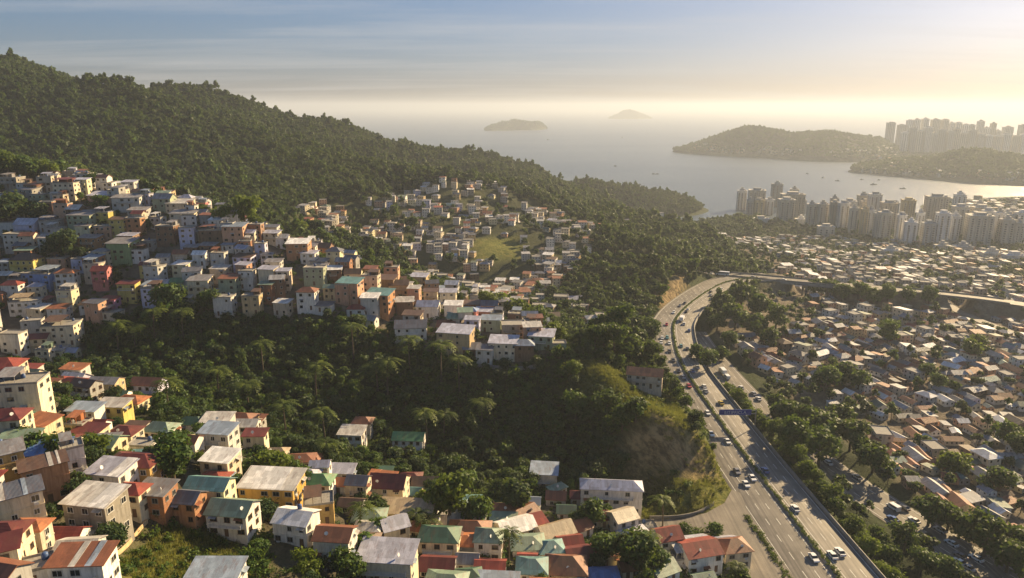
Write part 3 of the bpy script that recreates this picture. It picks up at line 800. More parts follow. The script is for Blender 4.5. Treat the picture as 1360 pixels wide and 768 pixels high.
ROOFWORD = dict(shed='sheet', gable='gable', hip='hip', flat='flat')
HOUSES = []
def house(x, y, rz, w, d, st, wall, typ, rc, name='house', detail=2, seed=0, extra=None):
    rg = random.Random(seed * 7919 + int(x * 13) + int(y * 7))
    c, s = math.cos(rz), math.sin(rz)
    cor = np.array([(a * w/2 * c - b_ * d/2 * s + x, a * w/2 * s + b_ * d/2 * c + y) for a in (-1, 0, 1) for b_ in (-1, 0, 1)])
    gz = ground(cor[:, 0], cor[:, 1]); z0 = float(np.mean(gz) * .5 + gz.max() * .5) - .2
    found = z0 - float(gz.min()) + .6
    root = thing(name, None, 'house', (x, y, z0), rz)
    sh = 2.8; k = rg.uniform(.22, .32)
    wb = MB(); H = wall_geo(wb, w, d, st, typ, found, k, sh)
    wm_ = M['w_' + wall]
    link('wall', wb.mesh('wall', wm_), root)
    rb = MB(); roof_geo(rb, typ, w, d, H, rg.uniform(.35, .65), k)
    if typ == 'flat':
        rf = link('roof', rb.mesh('roof', M['slab']), root)
        if rc not in ('none',) and w > 4:       # sheet-covered terrace on part of the slab
            cw = w * rg.uniform(.4, .75); sx = rg.choice((-1, 1)) * (w - cw) / 2 * .9
            cb_ = MB(); y0, y1 = -d * .42, d * .48; hh = 2.05
            cb_.extrude([(y0, H + hh), (y1, H + hh + .5), (y1, H + hh + .58), (y0, H + hh + .08)], sx - cw/2, sx + cw/2)
            for px_ in (sx - cw/2 + .15, sx, sx + cw/2 - .15):
                for py_ in (y0 + .15, y1 - .15): cb_.box(px_ - .06, px_ + .06, py_ - .06, py_ + .06, H + .16, H + hh + (.0 if py_ < 0 else .42))
            if rg.random() < .6: cb_.box(sx - cw/2 + .3, sx + cw/2 - .3, d * .1, d * .42, H + .16, H + hh + .1)
            link('canopy', cb_.mesh('canopy', M['r_' + rc]), rf)
    else:
        rf = link('roof', rb.mesh('roof', M['r_' + rc]), root)
        if detail == 2 and rg.random() < .5:       # lighter replacement sheet
            pass
    # windows on the faces the camera side can see
    fw = rg.choice(FR); wi = rg.randrange(4)
    to = math.atan2(-y, -x)
    for face, (ang, L, off) in dict(front=(-90, w, d/2), right=(0, d, w/2), left=(180, d, w/2), back=(90, w, d/2)).items():
        a = rz + R(ang); dif = math.cos(a - to)
        if dif < (.05 if face in ('right', 'left') else -.1): continue
        n = max(1, int(round((L - .8) / (2.9 if detail == 2 else 3.1))))
        doorcol = rg.randrange(n) if face == 'front' else -1
        for f in range(st):
            for q in range(n):
                u = -L/2 + L * (q + .5) / n + rg.uniform(-.3, .3)
                nx, ny = math.cos(R(ang)), math.sin(R(ang)); tx_, ty_ = -ny, nx
                px_, py_ = nx * off + tx_ * u, ny * off + ty_ * u
                rot = R(ang) + R(90)
                if f == 0 and q == doorcol:
                    o = link('door', DOOR, root, (px_, py_, .02), rot); continue
                if rg.random() < (.2 if detail == 2 else .24): continue
                i2 = wi if rg.random() < .6 else rg.randrange(4)
                zc = f * sh + 1.5
                if detail == 2 and rg.random() < .14: link('air_conditioner', ACU, root, (px_ + nx * .02, py_ + ny * .02, zc - 1.05), rot)
                if rg.random() < (.12 if detail == 2 else .06): link('awning', AWN[rg.randrange(3)], root, (px_ + nx * .02, py_ + ny * .02, zc + .8), rot)
                if detail == 2:
                    o = link('window', WIN2[(i2, fw)], root, (px_, py_, zc), rot); link('pane', PANE[i2], o)
                else:
                    link('window', WIN1[(i2, fw)], root, (px_, py_, zc), rot)
    # balcony on some
    if st >= 2 and rg.random() < (.3 if detail == 2 else .35):
        bw = w * rg.uniform(.4, .9); bm = MB(); z1 = sh * rg.randrange(1, st)
        bm.box(-bw/2, bw/2, -d/2 - 1.1, -d/2 - .1, z1 - .12, z1); 
        for q in range(int(bw / .5) + 1):
            X = -bw/2 + .04 + (bw - .08) * q / max(1, int(bw / .5)); bm.box(X - .03, X + .03, -d/2 - 1.08, -d/2 - 1.02, z1, z1 + .9)
        bm.box(-bw/2, bw/2, -d/2 - 1.1, -d/2 - 1.0, z1 + .9, z1 + 1.0); bm.box(-bw/2, -bw/2 + .08, -d/2 - 1.0, -d/2 - .1, z1, z1 + .95); bm.box(bw/2 - .08, bw/2, -d/2 - 1.0, -d/2 - .1, z1, z1 + .95)
        link('balcony', bm.mesh('balcony', wm_ if rg.random() < .6 else M['fr_white']), root)
    if typ == 'flat' and rg.random() < .6: link('water_tank', TANK, root, (rg.uniform(-.3, .3) * w, rg.uniform(.1, .3) * d, H + .16))
    if detail == 2 and rg.random() < .35: link('satellite_dish', DISH, root, (rg.uniform(-.35, .35) * w, -d * .3, H + (.16 if typ == 'flat' else .35)), rg.uniform(-1, 1))
    if extra: extra(root, w, d, H)
    pp = project(np.array([x]), np.array([y]), np.array([z0 + H / 2]))
    HOUSES.append(dict(o=root, px=float(pp[0][0]), py=float(pp[1][0]), st=st, wall=wall, typ=typ, rc=rc, x=x, y=y, z=z0, H=H, name=name))
    FOOT.append((x, y, 0.5 * (w + d) / 2 * .95))
    return root

# patches of new sheeting, tanks and rubble on single roofs (seen in the photo)
def patch_roof(cols):
    def f(root, w, d, H):
        for k, (cname, a, b_) in enumerate(cols):
            m_ = MB(); r = d * .13; y0, y1 = -d/2 - .4, d/2 + .4
            zz = lambda yy: H + .20 + (yy + d/2) / d * r
            m_.extrude([(y0, zz(y0) - .01), (y1, zz(y1) - .01), (y1, zz(y1) + .04), (y0, zz(y0) + .04)], a * w, b_ * w)
            m_.build('roof_sheet', M['r_' + cname], root)
    return f

# (base px, base py, width px, rotation deg, storeys, depth ratio, wall, roof type, roof colour)
FG = [(122,720,62,-10,3,.72,'concrete','shed','pale'),(27,716,66,38,3,.55,'cream','shed','slate'),(68,672,52,38,3,.6,'orange','shed','brown'),(6,655,56,38,3,.6,'ochre','shed','grey'),
(64,632,46,12,2,.8,'cream','shed','blue'),(103,640,26,36,3,.9,'white','flat','grey'),(142,662,50,-10,2,.75,'white','shed','lavender'),(174,650,64,-4,2,.6,'ochre','hip','darkred'),
(203,690,42,-8,2,.8,'brick','shed','grey'),(247,698,34,-8,2,.9,'orange','gable','slate'),(276,680,54,-6,2,.6,'paleyellow','gable','teal'),(305,716,56,-8,2,.7,'white','gable','sage'),
(357,680,74,-5,2,.6,'mustard','shed','pale'),(388,722,48,-12,2,.8,'white','gable','white'),(442,746,48,-6,2,.75,'white','gable','rust'),(288,640,40,-10,2,.8,'cream','shed','white'),
(280,655,34,-8,1,.8,'cream','hip','red'),(10,770,34,28,2,.8,'cream','shed','darkred'),(49,778,40,28,1,.7,'white','flat','none'),(108,792,70,4,2,.6,'white','shed','rust'),
(285,806,66,0,2,.6,'white','shed','bluegrey'),(425,698,38,14,2,.8,'ochre','flat','brown'),
(30,560,54,10,4,.7,'cream','flat','grey'),(2,520,44,8,3,.8,'cream','hip','red'),(10,602,46,10,3,.8,'cream','hip','darkred'),(-6,628,34,12,2,.8,'white','flat','none'),
(95,513,30,-10,1,.75,'lavender','gable','white'),(138,529,38,-4,2,.6,'tan','gable','grey'),(194,530,40,-6,2,.6,'lavender','gable','rust'),(204,546,22,-6,1,.8,'white','hip','darkgreen'),
(110,560,38,-4,1,.6,'white','shed','bluegrey'),(149,564,38,-4,2,.6,'yellow','shed','pale'),(101,577,24,-6,1,.9,'tan','flat','orange'),(126,579,26,-4,1,.8,'white','gable','red'),
(160,590,36,-6,1,.8,'cream','hip','darkred'),(140,600,26,8,1,.9,'cream','shed','grey'),(186,604,32,-6,1,.7,'white','flat','none'),(208,583,40,-8,1,.7,'white','hip','sage'),
(320,580,32,-8,2,.8,'tan','hip','rust'),(288,613,42,-8,3,.7,'greywhite','shed','bluegrey'),(252,613,22,-6,2,.9,'white','gable','rust'),
(466,597,32,-5,2,.75,'white','shed','pale'),(481,582,24,-6,2,.8,'grey','hip','rust'),(542,604,40,-4,2,.6,'white','gable','green'),
(474,667,28,-6,2,.9,'cream','gable','slate'),(514,670,46,-6,2,.75,'cream','gable','darkred'),(535,697,76,-4,1,.4,'cream','shed','tan'),(614,708,58,-4,1,.55,'white','shed','pale'),
(622,724,54,-3,1,.7,'white','hip','rust'),(568,690,24,-4,1,.8,'white','hip','darkred'),(528,729,34,26,2,.9,'cream','gable','lavender'),(582,744,52,-4,2,.7,'cream','hip','darkgreen'),
(512,779,72,-5,2,.6,'cream','shed','lavender'),(580,770,44,-4,1,.7,'white','gable','darkred'),(648,744,36,-4,2,.9,'white','hip','sage'),(650,771,40,-4,1,.7,'cream','gable','red'),
(590,796,54,-6,1,.7,'cream','hip','sage'),(655,800,64,-4,1,.6,'white','shed','bluegrey'),(690,716,48,24,1,.7,'cream','gable','white'),(703,695,34,40,1,.8,'cream','gable','rust'),
(743,724,48,26,1,.7,'cream','gable','tan'),(773,714,32,30,1,.8,'white','gable','rust'),(702,740,42,4,1,.8,'white','hip','sage'),(734,745,32,8,1,.9,'white','hip','teal'),
(759,736,32,10,1,.8,'cream','gable','red'),(773,754,38,12,1,.8,'white','gable','darkred'),(752,774,52,-3,1,.8,'cream','hip','rust'),(706,774,40,-3,1,.9,'white','hip','teal'),
(668,690,26,-4,1,.8,'white','hip','rust'),(668,705,32,-4,1,.6,'white','shed','sage'),(722,648,34,-6,2,.8,'cream','shed','bluegrey'),(811,684,80,-5,3,.32,'white','hip','lavender'),
(738,672,26,-6,1,.8,'grey','gable','rust'),(708,679,18,-6,1,.9,'greywhite','gable','bluegrey'),(752,691,24,-4,1,.8,'white','gable','darkgreen'),(832,713,32,24,2,.9,'white','gable','cream'),
(862,714,22,8,1,.8,'cream','flat','none'),(890,740,34,16,2,.9,'white','gable','red'),(925,735,36,10,1,.7,'white','gable','lavender'),(962,737,36,6,1,.7,'cream','gable','lavender'),
(934,764,50,14,2,.8,'white','gable','red'),(908,756,24,10,1,.8,'white','flat','pale'),(978,757,36,10,2,.85,'cream','hip','rust'),(886,776,36,28,1,.9,'white','gable','sage'),
(803,786,40,4,1,.8,'white','hip','blue'),(732,806,54,-3,1,.6,'cream','shed','orange'),(420,656,38,-4,1,.7,'white','hip','green'),(408,647,26,-6,1,.8,'white','hip','lavender'),
(413,622,22,-4,1,.9,'white','hip','rust'),(451,656,22,-4,1,.8,'white','gable','orange'),(855,521,46,-14,2,.5,'beige','gable','orange'),(770,672,24,-4,1,.8,'grey','hip','darkred'),
(700,760,26,-3,1,.8,'white','gable','red'),(840,768,30,10,1,.8,'cream','gable','rust'),(620,760,30,-4,1,.8,'white','gable','grey'),(548,668,22,-4,1,.8,'cream','gable','teal')]
EXTRA = {(122,720): patch_roof([('white', .12, .5)]), (357,680): patch_roof([('white', -.5, .28)]), (108,792): patch_roof([('pale', -.1, .02), ('bluegrey', .2, .32)]), (27,716): patch_roof([('pale', -.2, -.12), ('bluegrey', .18, .26)]),
         (68,672): patch_roof([('pale', .1, .2), ('pale', .3, .36)]), (142,662): patch_roof([('white', .2, .5)])}
EXTRA[(388,722)] = lambda root, w, d, H: link('water_tank', TANK, root, (.6, .9, H + d * .2))
for k, (px, py, wp, rot, st, dr, wl, rt, rc) in enumerate(FG):
    h = hit(px, py)
    if not h: continue
    w = wp / FPX * h[3]; d = max(w * dr, 4.5)
    # the given point is the foot of the front wall: step back half the depth
    r_ = R(rot); x = h[0] - math.sin(r_) * d * .4; y = h[1] + math.cos(r_) * d * .4
    house(x, y, r_, w, d, st, wl, rt, rc, detail=2, seed=k, extra=EXTRA.get((px, py)))
# fill the remaining gaps of the near village
rg = random.Random(15)
cand = np.argwhere(m_fg & ~m_bank & (_py < 800)); order = list(range(len(cand))); rg.shuffle(order); c_ = 0
for q in order:
    if c_ >= 70: break
    j, i = cand[q]; x = MX[j, i] + rg.uniform(-2, 2); y = MY[j, i] + rg.uniform(-2, 2); pxx, pyy, _d = project(x, y, float(ground(x, y)))
    if inpoly(pxx, pyy, [(120, 690), (200, 680), (262, 690), (345, 735), (470, 765), (480, 850), (100, 850)]) or pxx > 985 or (pxx < 440 and rg.random() < .5): continue
    w = rg.uniform(5.5, 9); d = w * rg.uniform(.6, .85)
    if not clear(x, y, (w + d) / 4 * .95, .9): continue
    if (dist_line(np.array([x]), np.array([y]), AP2)[0] < 9)[0] or (dist_line(np.array([x]), np.array([y]), AP3)[0] < 13)[0] or (dist_line(np.array([x]), np.array([y]), HWY)[0] < 22)[0]: continue
    house(x, y, R(rg.gauss(-3, 8)) if pxx < 690 else R(rg.gauss(14, 10)), w, d, 1 if pxx > 440 else rg.choice([1, 2]), rg.choice(['white', 'cream', 'greywhite', 'beige', 'grey', 'paleyellow']), rg.choices(['gable', 'hip', 'shed'], [4, 4, 3])[0],
          rg.choices(['rust', 'red', 'darkred', 'darkgreen', 'sage', 'teal', 'pale', 'lavender', 'tan', 'orange', 'brown'], [6, 4, 4, 2, 4, 3, 3, 3, 3, 2, 3])[0], detail=2, seed=300 + c_); c_ += 1
N_FG = len(HOUSES)

# hillside terraces: read off the enlarged photo (zoom px -> photo px = zx/2.954, 220+zy/2.954)
HL = [(40,100,90,2,'concrete','flat','grey'),(130,130,80,2,'brown','shed','rust'),(260,140,105,3,'cream','flat','darkred'),(35,165,70,2,'lavender','flat','none'),(110,150,80,2,'grey','shed','grey'),
(155,165,70,2,'sage','flat','none'),(225,160,55,2,'greywhite','shed','pale'),(190,215,60,3,'brick','flat','none'),(247,225,75,3,'salmon','flat','rust'),(395,150,110,1,'salmon','shed','lavender'),
(460,140,80,2,'cream','flat','white'),(500,180,130,2,'greywhite','shed','grey'),(640,180,90,2,'sage','gable','grey'),(700,200,110,2,'cream','shed','pale'),(720,235,120,2,'cream','shed','grey'),
(745,242,70,2,'white','flat','none'),(545,230,90,2,'grey','shed','grey'),(105,290,105,2,'lavender','gable','lavender'),(200,275,90,2,'grey','flat','grey'),(320,260,120,2,'sage','shed','grey'),
(405,240,75,2,'yellow','flat','lavender'),(410,292,80,2,'salmon','flat','none'),(330,290,70,2,'paleyellow','shed','grey'),(465,287,70,3,'yellow','shed','brown'),(530,277,75,3,'orange','flat','none'),
(500,330,80,2,'brick','shed','lavender'),(580,332,70,1,'grey','flat','none'),(655,317,90,3,'brownbrick','flat','grey'),(738,322,70,3,'lavender','flat','none'),(830,312,110,2,'brown','flat','rust'),
(920,322,105,3,'salmon','shed','bluegrey'),(1005,300,60,3,'brick','flat','none'),(1065,312,75,2,'cream','shed','lavender'),(815,235,70,2,'grey','shed','rust'),(910,247,60,1,'cream','hip','red'),
(60,345,90,3,'greywhite','flat','none'),(200,348,100,2,'greywhite','shed','grey'),(350,342,95,2,'orange','shed','grey'),(100,457,120,3,'yellow','hip','brown'),(20,432,60,2,'grey','shed','bluegrey'),
(310,422,60,2,'lavender','flat','none'),(475,392,115,3,'green','shed','grey'),(380,398,80,2,'green','flat','none'),(400,492,75,3,'pink','gable','red'),(265,502,90,3,'white','hip','orange'),
(150,488,150,2,'blue','flat','bluegrey'),(580,442,70,2,'yellow','gable','darkred'),(645,412,65,2,'white','gable','grey'),(712,402,70,2,'beige','gable','rust'),(785,402,65,2,'white','gable','white'),
(710,447,75,2,'paleyellow','shed','white'),(860,422,70,3,'greywhite','flat','rust'),(1025,380,50,3,'lavender','flat','none'),(955,417,95,2,'lavender','shed','brown'),(505,542,90,3,'yellow','shed','darkred'),
(610,532,120,2,'grey','shed','bluegrey'),(700,512,65,2,'sage','gable','green'),(785,537,100,3,'cream','shed','grey'),(880,602,90,3,'greywhite','flat','none'),(430,582,75,2,'purple','shed','red'),
(100,592,130,2,'white','flat','tan'),(230,617,90,2,'white','shed','rust'),(350,582,80,1,'white','shed','rust'),(915,492,65,2,'white','gable','red'),(970,492,70,3,'white','flat','none'),
(1050,484,80,3,'cream','shed','lavender'),(1115,492,65,3,'beige','shed','lavender'),(1170,377,105,3,'orange','shed','white'),(1265,362,80,2,'brick','gable','brown'),(1250,402,80,1,'grey','shed','grey'),
(1235,482,100,3,'sage','flat','none'),(1310,462,80,2,'brown','shed','white'),(1300,352,60,2,'cream','flat','none'),(990,597,85,3,'tan','flat','brown'),(1105,597,75,2,'beige','shed','white'),
(1205,582,90,3,'white','hip','rust'),(1270,587,75,1,'white','shed','slate'),(50,742,100,3,'white','flat','none'),(240,717,150,3,'cream','flat','brown'),(130,667,90,2,'greywhite','flat','none'),
(200,762,120,1,'paleyellow','flat','none'),(1345,545,60,3,'salmon','flat','none'),(1295,535,60,2,'tan','gable','sage'),(150,735,100,2,'cream','gable','darkred')]
HP = [(zx / 2.954, 220 + zy / 2.954, zw / 2.954, st, w_, t_, c_) for zx, zy, zw, st, w_, t_, c_ in HL]
HP += [(463,404,32,3,'salmon','shed','teal'),(492,392,24,3,'cream','flat','brown'),(512,388,26,2,'brown','shed','brown'),(530,395,28,2,'tan','gable','brown'),(502,420,36,3,'orange','shed','teal'),
(538,420,24,2,'brown','shed','pale'),(568,424,32,2,'white','gable','lavender'),(546,454,46,2,'white','gable','slate'),(490,436,20,1,'white','gable','grey'),(592,442,26,1,'white','gable','rust'),
(603,474,50,3,'tan','shed','lavender'),(643,486,24,2,'greywhite','shed','slate'),(668,478,42,2,'cream','shed','lavender'),(696,480,28,2,'brown','hip','bluegrey'),(718,464,36,2,'sage','shed','lavender'),
(743,466,20,1,'sage','flat','none'),(682,450,34,2,'concrete','flat','none'),(652,441,28,2,'sage','shed','bluegrey'),(622,428,24,2,'pink','hip','blue'),(602,420,26,2,'white','shed','white'),
(628,412,28,1,'brown','shed','brown'),(590,393,26,1,'brick','shed','bluegrey'),(572,402,20,2,'cream','shed','brown'),(556,382,24,2,'tan','shed','lavender'),(570,386,22,1,'white','hip','teal'),
(545,376,22,1,'cream','gable','pale'),(625,445,24,2,'beige','shed','tan'),(585,412,24,1,'white','shed','pale')]
rg = random.Random(5)
for k, (px, py, wp, st, wl, rt, rc) in enumerate(HP):
    h = hit(px, py)
    if not h or h[3] > 480: continue
    w = wp / FPX * h[3] * (.79 if px < 450 else .9); d = max(4.8, w * rg.uniform(.6, .85)); r_ = R(rg.gauss(-2, 6)) + (R(10) if px < 130 and py > 420 else 0)
    house(h[0] - math.sin(r_) * d * .4, h[1] + math.cos(r_) * d * .4, r_, w, d, st, wl, rt, rc, name='terrace_house', detail=1, seed=500 + k)
# fill the gaps of the terraces
wch = ['greywhite','white','cream','brick','salmon','orange','brown','grey','lavender','beige','tan','brownbrick','paleyellow','sage','concrete','pink']
wwt = [16,17,12,6,7,4,3,7,6,7,5,4,5,3,4,2]
rch = ['grey','pale','rust','brown','lavender','slate','white','red','bluegrey','sage']; rwt = [8,7,6,5,6,3,4,2,3,2]
cand = np.argwhere(m_hill); rg.shuffle_ = None
order = list(range(len(cand))); rg.shuffle(order)
cnt = 0
for q in order:
    if len(HOUSES) - N_FG >= 300: break
    j, i = cand[q]; x = MX[j, i] + rg.uniform(-2, 2); y = MY[j, i] + rg.uniform(-2, 2)
    w = rg.uniform(5.6, 8.4); d = w * rg.uniform(.65, .85)
    if not clear(x, y, (w + d) / 4 * .95, 2.0): continue
    z = float(ground(x, y))
    if not visible([x], [y], [z], 9)[0]: continue
    house(x, y, R(rg.gauss(-3, 9)), w, d, rg.choices([1, 2, 3], [3, 6, 4])[0], rg.choices(wch, wwt)[0], rg.choices(['shed', 'flat', 'gable', 'hip'], [5, 4, 3, 1])[0], rg.choices(rch, rwt)[0], name='terrace_house', detail=1, seed=1000 + cnt)
    cnt += 1
print('houses', N_FG, len(HP), cnt, len(HOUSES))
# ------------------------------------------------------------------ middle-hill houses and the town on the plain
def small_proto(w, d, st, typ, k, sh=2.7):
    wb = MB(); H = wall_geo(wb, w, d, st, typ, 2.2, k, sh, ledge=False)
    for f in range(st):
        for (L, off, ax) in ((w, d/2, 0), (w, -d/2, 0), (d, w/2, 1), (d, -w/2, 1)):
            n_ = max(1, int(L / 2.7))
            for q in range(n_):
                u = -L/2 + L * (q + .5) / n_; a, b_, z1, z2 = u - .5, u + .5, f * sh + .95, f * sh + 2.05
                e = .03 * (1 if off > 0 else -1)
                if ax == 0: wb.box(a, b_, min(off, off + e), max(off, off + e), z1, z2, 1)
                else: wb.box(min(off, off + e), max(off, off + e), a, b_, z1, z2, 1)
    rb = MB(); roof_geo(rb, typ, w, d, H, .45, k)
    return wb, rb, H
rg = random.Random(77)
PROTO = []
for (w, d, st, typ) in [(7,5.5,1,'gable'),(9,6,1,'gable'),(11,6,1,'gable'),(8,6.5,1,'hip'),(9,7,2,'hip'),(8,7,2,'gable'),(8,6.5,2,'shed'),(7,5,1,'shed'),(9.5,7.5,2,'flat'),(8.5,7.5,3,'flat'),(13,6.5,1,'gable'),(6.5,6,3,'shed'),(10,8,3,'shed')]:
    PROTO.append((w, d, st, typ) + small_proto(w, d, st, typ, rg.uniform(.2, .3)))
_pm = {}
def pmesh(pi, wall, rc):
    w, d, st, typ, wb, rb, H = PROTO[pi]
    if ('w', pi, wall) not in _pm: _pm[('w', pi, wall)] = wb.mesh('wall', [M['w_' + wall], M['glass']])
    if ('r', pi, rc) not in _pm: _pm[('r', pi, rc)] = rb.mesh('roof', M['slab'] if typ == 'flat' else M['r_' + rc])
    return _pm[('w', pi, wall)], _pm[('r', pi, rc)]
def small_house(name, x, y, rz, pi, wall, rc, scale=1.0):
    w, d, st, typ = PROTO[pi][:4]
    z = float(ground(x, y)) + .25
    o = thing(name, None, 'house', (x, y, z), rz); o.scale = (scale,) * 3
    a, b_ = pmesh(pi, wall, rc); link('wall', a, o); link('roof', b_, o)
    pp = project(np.array([x]), np.array([y]), np.array([z + 2]))
    HOUSES.append(dict(o=o, px=float(pp[0][0]), py=float(pp[1][0]), st=st, wall=wall, typ=typ, rc=('none' if typ == 'flat' else rc), x=x, y=y, z=z, H=st * 2.7, name=name))
    FOOT.append((x, y, (w + d) / 4 * .95 * scale))
def joined_proto(pi, wall, rc):
    w, d, st, typ, wb, rb, H = PROTO[pi]
    j = MB(); j.v = wb.v + rb.v; nb = len(wb.v)
    j.f = wb.f + [tuple(i + nb for i in f) for f in rb.f]; j.m = wb.m + [2] * len(rb.f)
    return free_obj('proto', j.mesh('house_proto', [M['w_' + wall], M['glass'], M['slab'] if typ == 'flat' else M['r_' + rc]]))

TW = ['white','greywhite','cream','beige','grey','concrete','tan','salmon','brown','paleyellow','lavender']; TWW = [8,8,6,6,6,6,5,4,5,2,2]
TR = ['rust2','brown2','grey2','tin2','tan2','white2','lavender2','sage2','slate2','red2','teal2']; TRW = [13,5,12,13,2,8,8,5,4,7,3]

# middle hill: terraces of tiny pale houses
gapn = lambda x, y: fbm(x / 45, y / 45, 31, 3)
dens = m_d & ~region(DGRASS, 400, 800)
cand = np.argwhere(dens); order = list(range(len(cand))); rg.shuffle(order)
DENSE = [(480,265),(590,240),(700,260),(800,306),(770,345),(700,342),(690,318),(610,316),(560,335),(500,322)]
order.sort(key=lambda q: not inpoly(_px[cand[q][0], cand[q][1]], _py[cand[q][0], cand[q][1]], DENSE))
dcnt = 0; dextra = []
for q in order:
    if dcnt >= 288 and len(dextra) >= 160: break
    if dcnt >= 205 and dcnt < 288 and inpoly(_px[cand[q][0], cand[q][1]], _py[cand[q][0], cand[q][1]], DENSE): continue
    j, i = cand[q]; x = MX[j, i] + rg.uniform(-2, 2); y = MY[j, i] + rg.uniform(-2, 2)
    px_, py_, dp_ = project(x, y, float(ground(x, y)))
    dense = inpoly(px_, py_, [(480,265),(590,240),(700,260),(800,306),(770,345),(700,342),(690,318),(610,316),(560,335),(500,322)]); lim = .70 if dense else .40
    if gapn(x, y) > lim + .07: continue
    pi = rg.choices(range(len(PROTO)), [1,2,1,2,4,5,6,2,6,5,1,4,4])[0]; w, d = PROTO[pi][:2]
    if not clear(x, y, (w + d) / 4 * .8, 1.9): continue
    if not visible([x], [y], [ground(x, y)], 7)[0]: continue
    if dcnt >= 288:
        dextra.append((x, y, float(ground(x, y)) + .2)); FOOT.append((x, y, (w + d) / 4 * .8)); continue
    small_house('hillside_house', x, y, R(rg.gauss(-5, 10)), pi, rg.choices(TW, [30,16,8,6,4,2,3,5,1,4,6])[0], rg.choices(TR, TRW)[0], rg.uniform(.64, .86)); dcnt += 1
for px, py, pi, wl, rc in [(866,290,10,'white','pale'),(878,289,9,'white','white'),(856,291,8,'greywhite','grey'),(830,160+140,5,'white','grey'),(733,300,6,'white','lavender'),(722,252,10,'white','white'),(760,402,10,'cream','lavender'),(745,404,8,'tan','grey'),(728,425,10,'beige','brown'),(800,436,9,'white','white'),(788,434,4,'cream','pale'),(775,432,3,'beige','rust')]:
    h = hit(px, py)
    if h: small_house('hillside_house', h[0], h[1], R(rg.gauss(-6, 6)), pi, wl, rc)

# town on the plain
tw_pts = []
ux, uy = math.cos(R(8)), math.sin(R(8))
for a in np.arange(-100, 1000, 7.4):
    for b_ in np.arange(0, 1000, 9.0):
        w_ = 26 * (vnoise(a / 90, b_ / 90, 71) - .5); x = 110 + a * ux - b_ * uy + rg.uniform(-3.2, 3.2) + w_; y = 150 + a * uy + b_ * ux + rg.uniform(-3.6, 3.6) - w_
        tw_pts.append((x, y))
tw = np.array(tw_pts); gz = ground(tw[:, 0], tw[:, 1]); px, py, dp = project(tw[:, 0], tw[:, 1], gz)
ok = inpoly(px, py, TOWN) & (dp > 150) & (dp < 1000) & (tw[:, 0] > 118) & (px < 1420)
for L, hw in ((HWY, 26), (LOW, 13), (FLY, 12), (SIDE, 9)):
    ok &= dist_line(tw[:, 0], tw[:, 1], L)[0] > hw
park = fbm(tw[:, 0] / 40, tw[:, 1] / 55, 51, 3)
green = region([(985,395),(1075,390),(1085,425),(1040,470),(960,450),(950,420)], 380, 640)
parkcut = .50 + np.where(dp > 520, -.03, .02)
ok &= park < parkcut + .02
ok &= ~inpoly(px, py, [(985,392),(1075,388),(1075,425),(1030,452),(955,448),(945,425)])
tw, px, py, dp = tw[ok], px[ok], py[ok], dp[ok]
vis = (px > -5) & (px < 1365) & (py < 775)
rank = np.argsort(dp + (~vis) * 5000)
indiv = set(rank[:300].tolist())
spts, srz, sidx, sscl = [], [], [], []
protos = []
for k in range(40):
    pi = rg.choices(range(len(PROTO)), [9,9,6,6,1,2,2,7,1,0,4,0,1])[0]
    protos.append(joined_proto(pi, rg.choices(TW, TWW)[0], rg.choices(TR, TRW)[0]))
tall = []
for k in range(14):
    tall.append(joined_proto(rg.choice([4,5,6,8,9,11,12]), rg.choices(TW, TWW)[0], rg.choices(TR, TRW)[0]))
SRC_T = src_collection('town_sources', protos + tall)
SRC_NAMES = [o.name for o in SRC_T.objects]
for k in range(len(tw)):
    x, y = tw[k]
    tw_ = 40 * (float(vnoise(x / 60, y / 60, 72)) - .5); rz = R(98 + tw_ + rg.gauss(0, 9)) if rg.random() < .7 else R(8 + tw_ + rg.gauss(0, 10))
    if k in indiv:
        pi = rg.choices(range(len(PROTO)), [9,9,7,6,1,1,1,7,1,0,6,0,0])[0]
        small_house('town_house', float(x), float(y), rz, pi, rg.choices(TW, TWW)[0], rg.choices(TR, TRW)[0], rg.choice([.6, .68, .75, .85, .95]))
    else:
        spts.append((x, y, float(ground(x, y)) + .2)); srz.append(rz); sscl.append(rg.uniform(.58, 1.0))
        sidx.append(rg.randrange(40) if rg.random() < (.75 if dp[k] < 600 else .45) else 40 + rg.randrange(14))
if dextra: scatter('hillside_houses', 'more tiny pale houses squeezed in on the middle hill', dextra, [R(rg.gauss(-5, 10)) for _ in dextra], [rg.uniform(.6, .85) for _ in dextra], [40 + rg.randrange(14) for _ in dextra], SRC_T)
if spts: scatter('town_houses', 'dense low houses filling the far side of the town plain', spts, srz, sscl, sidx, SRC_T)
print('dextra', len(dextra)); print('hillside', dcnt, 'town', len(tw))

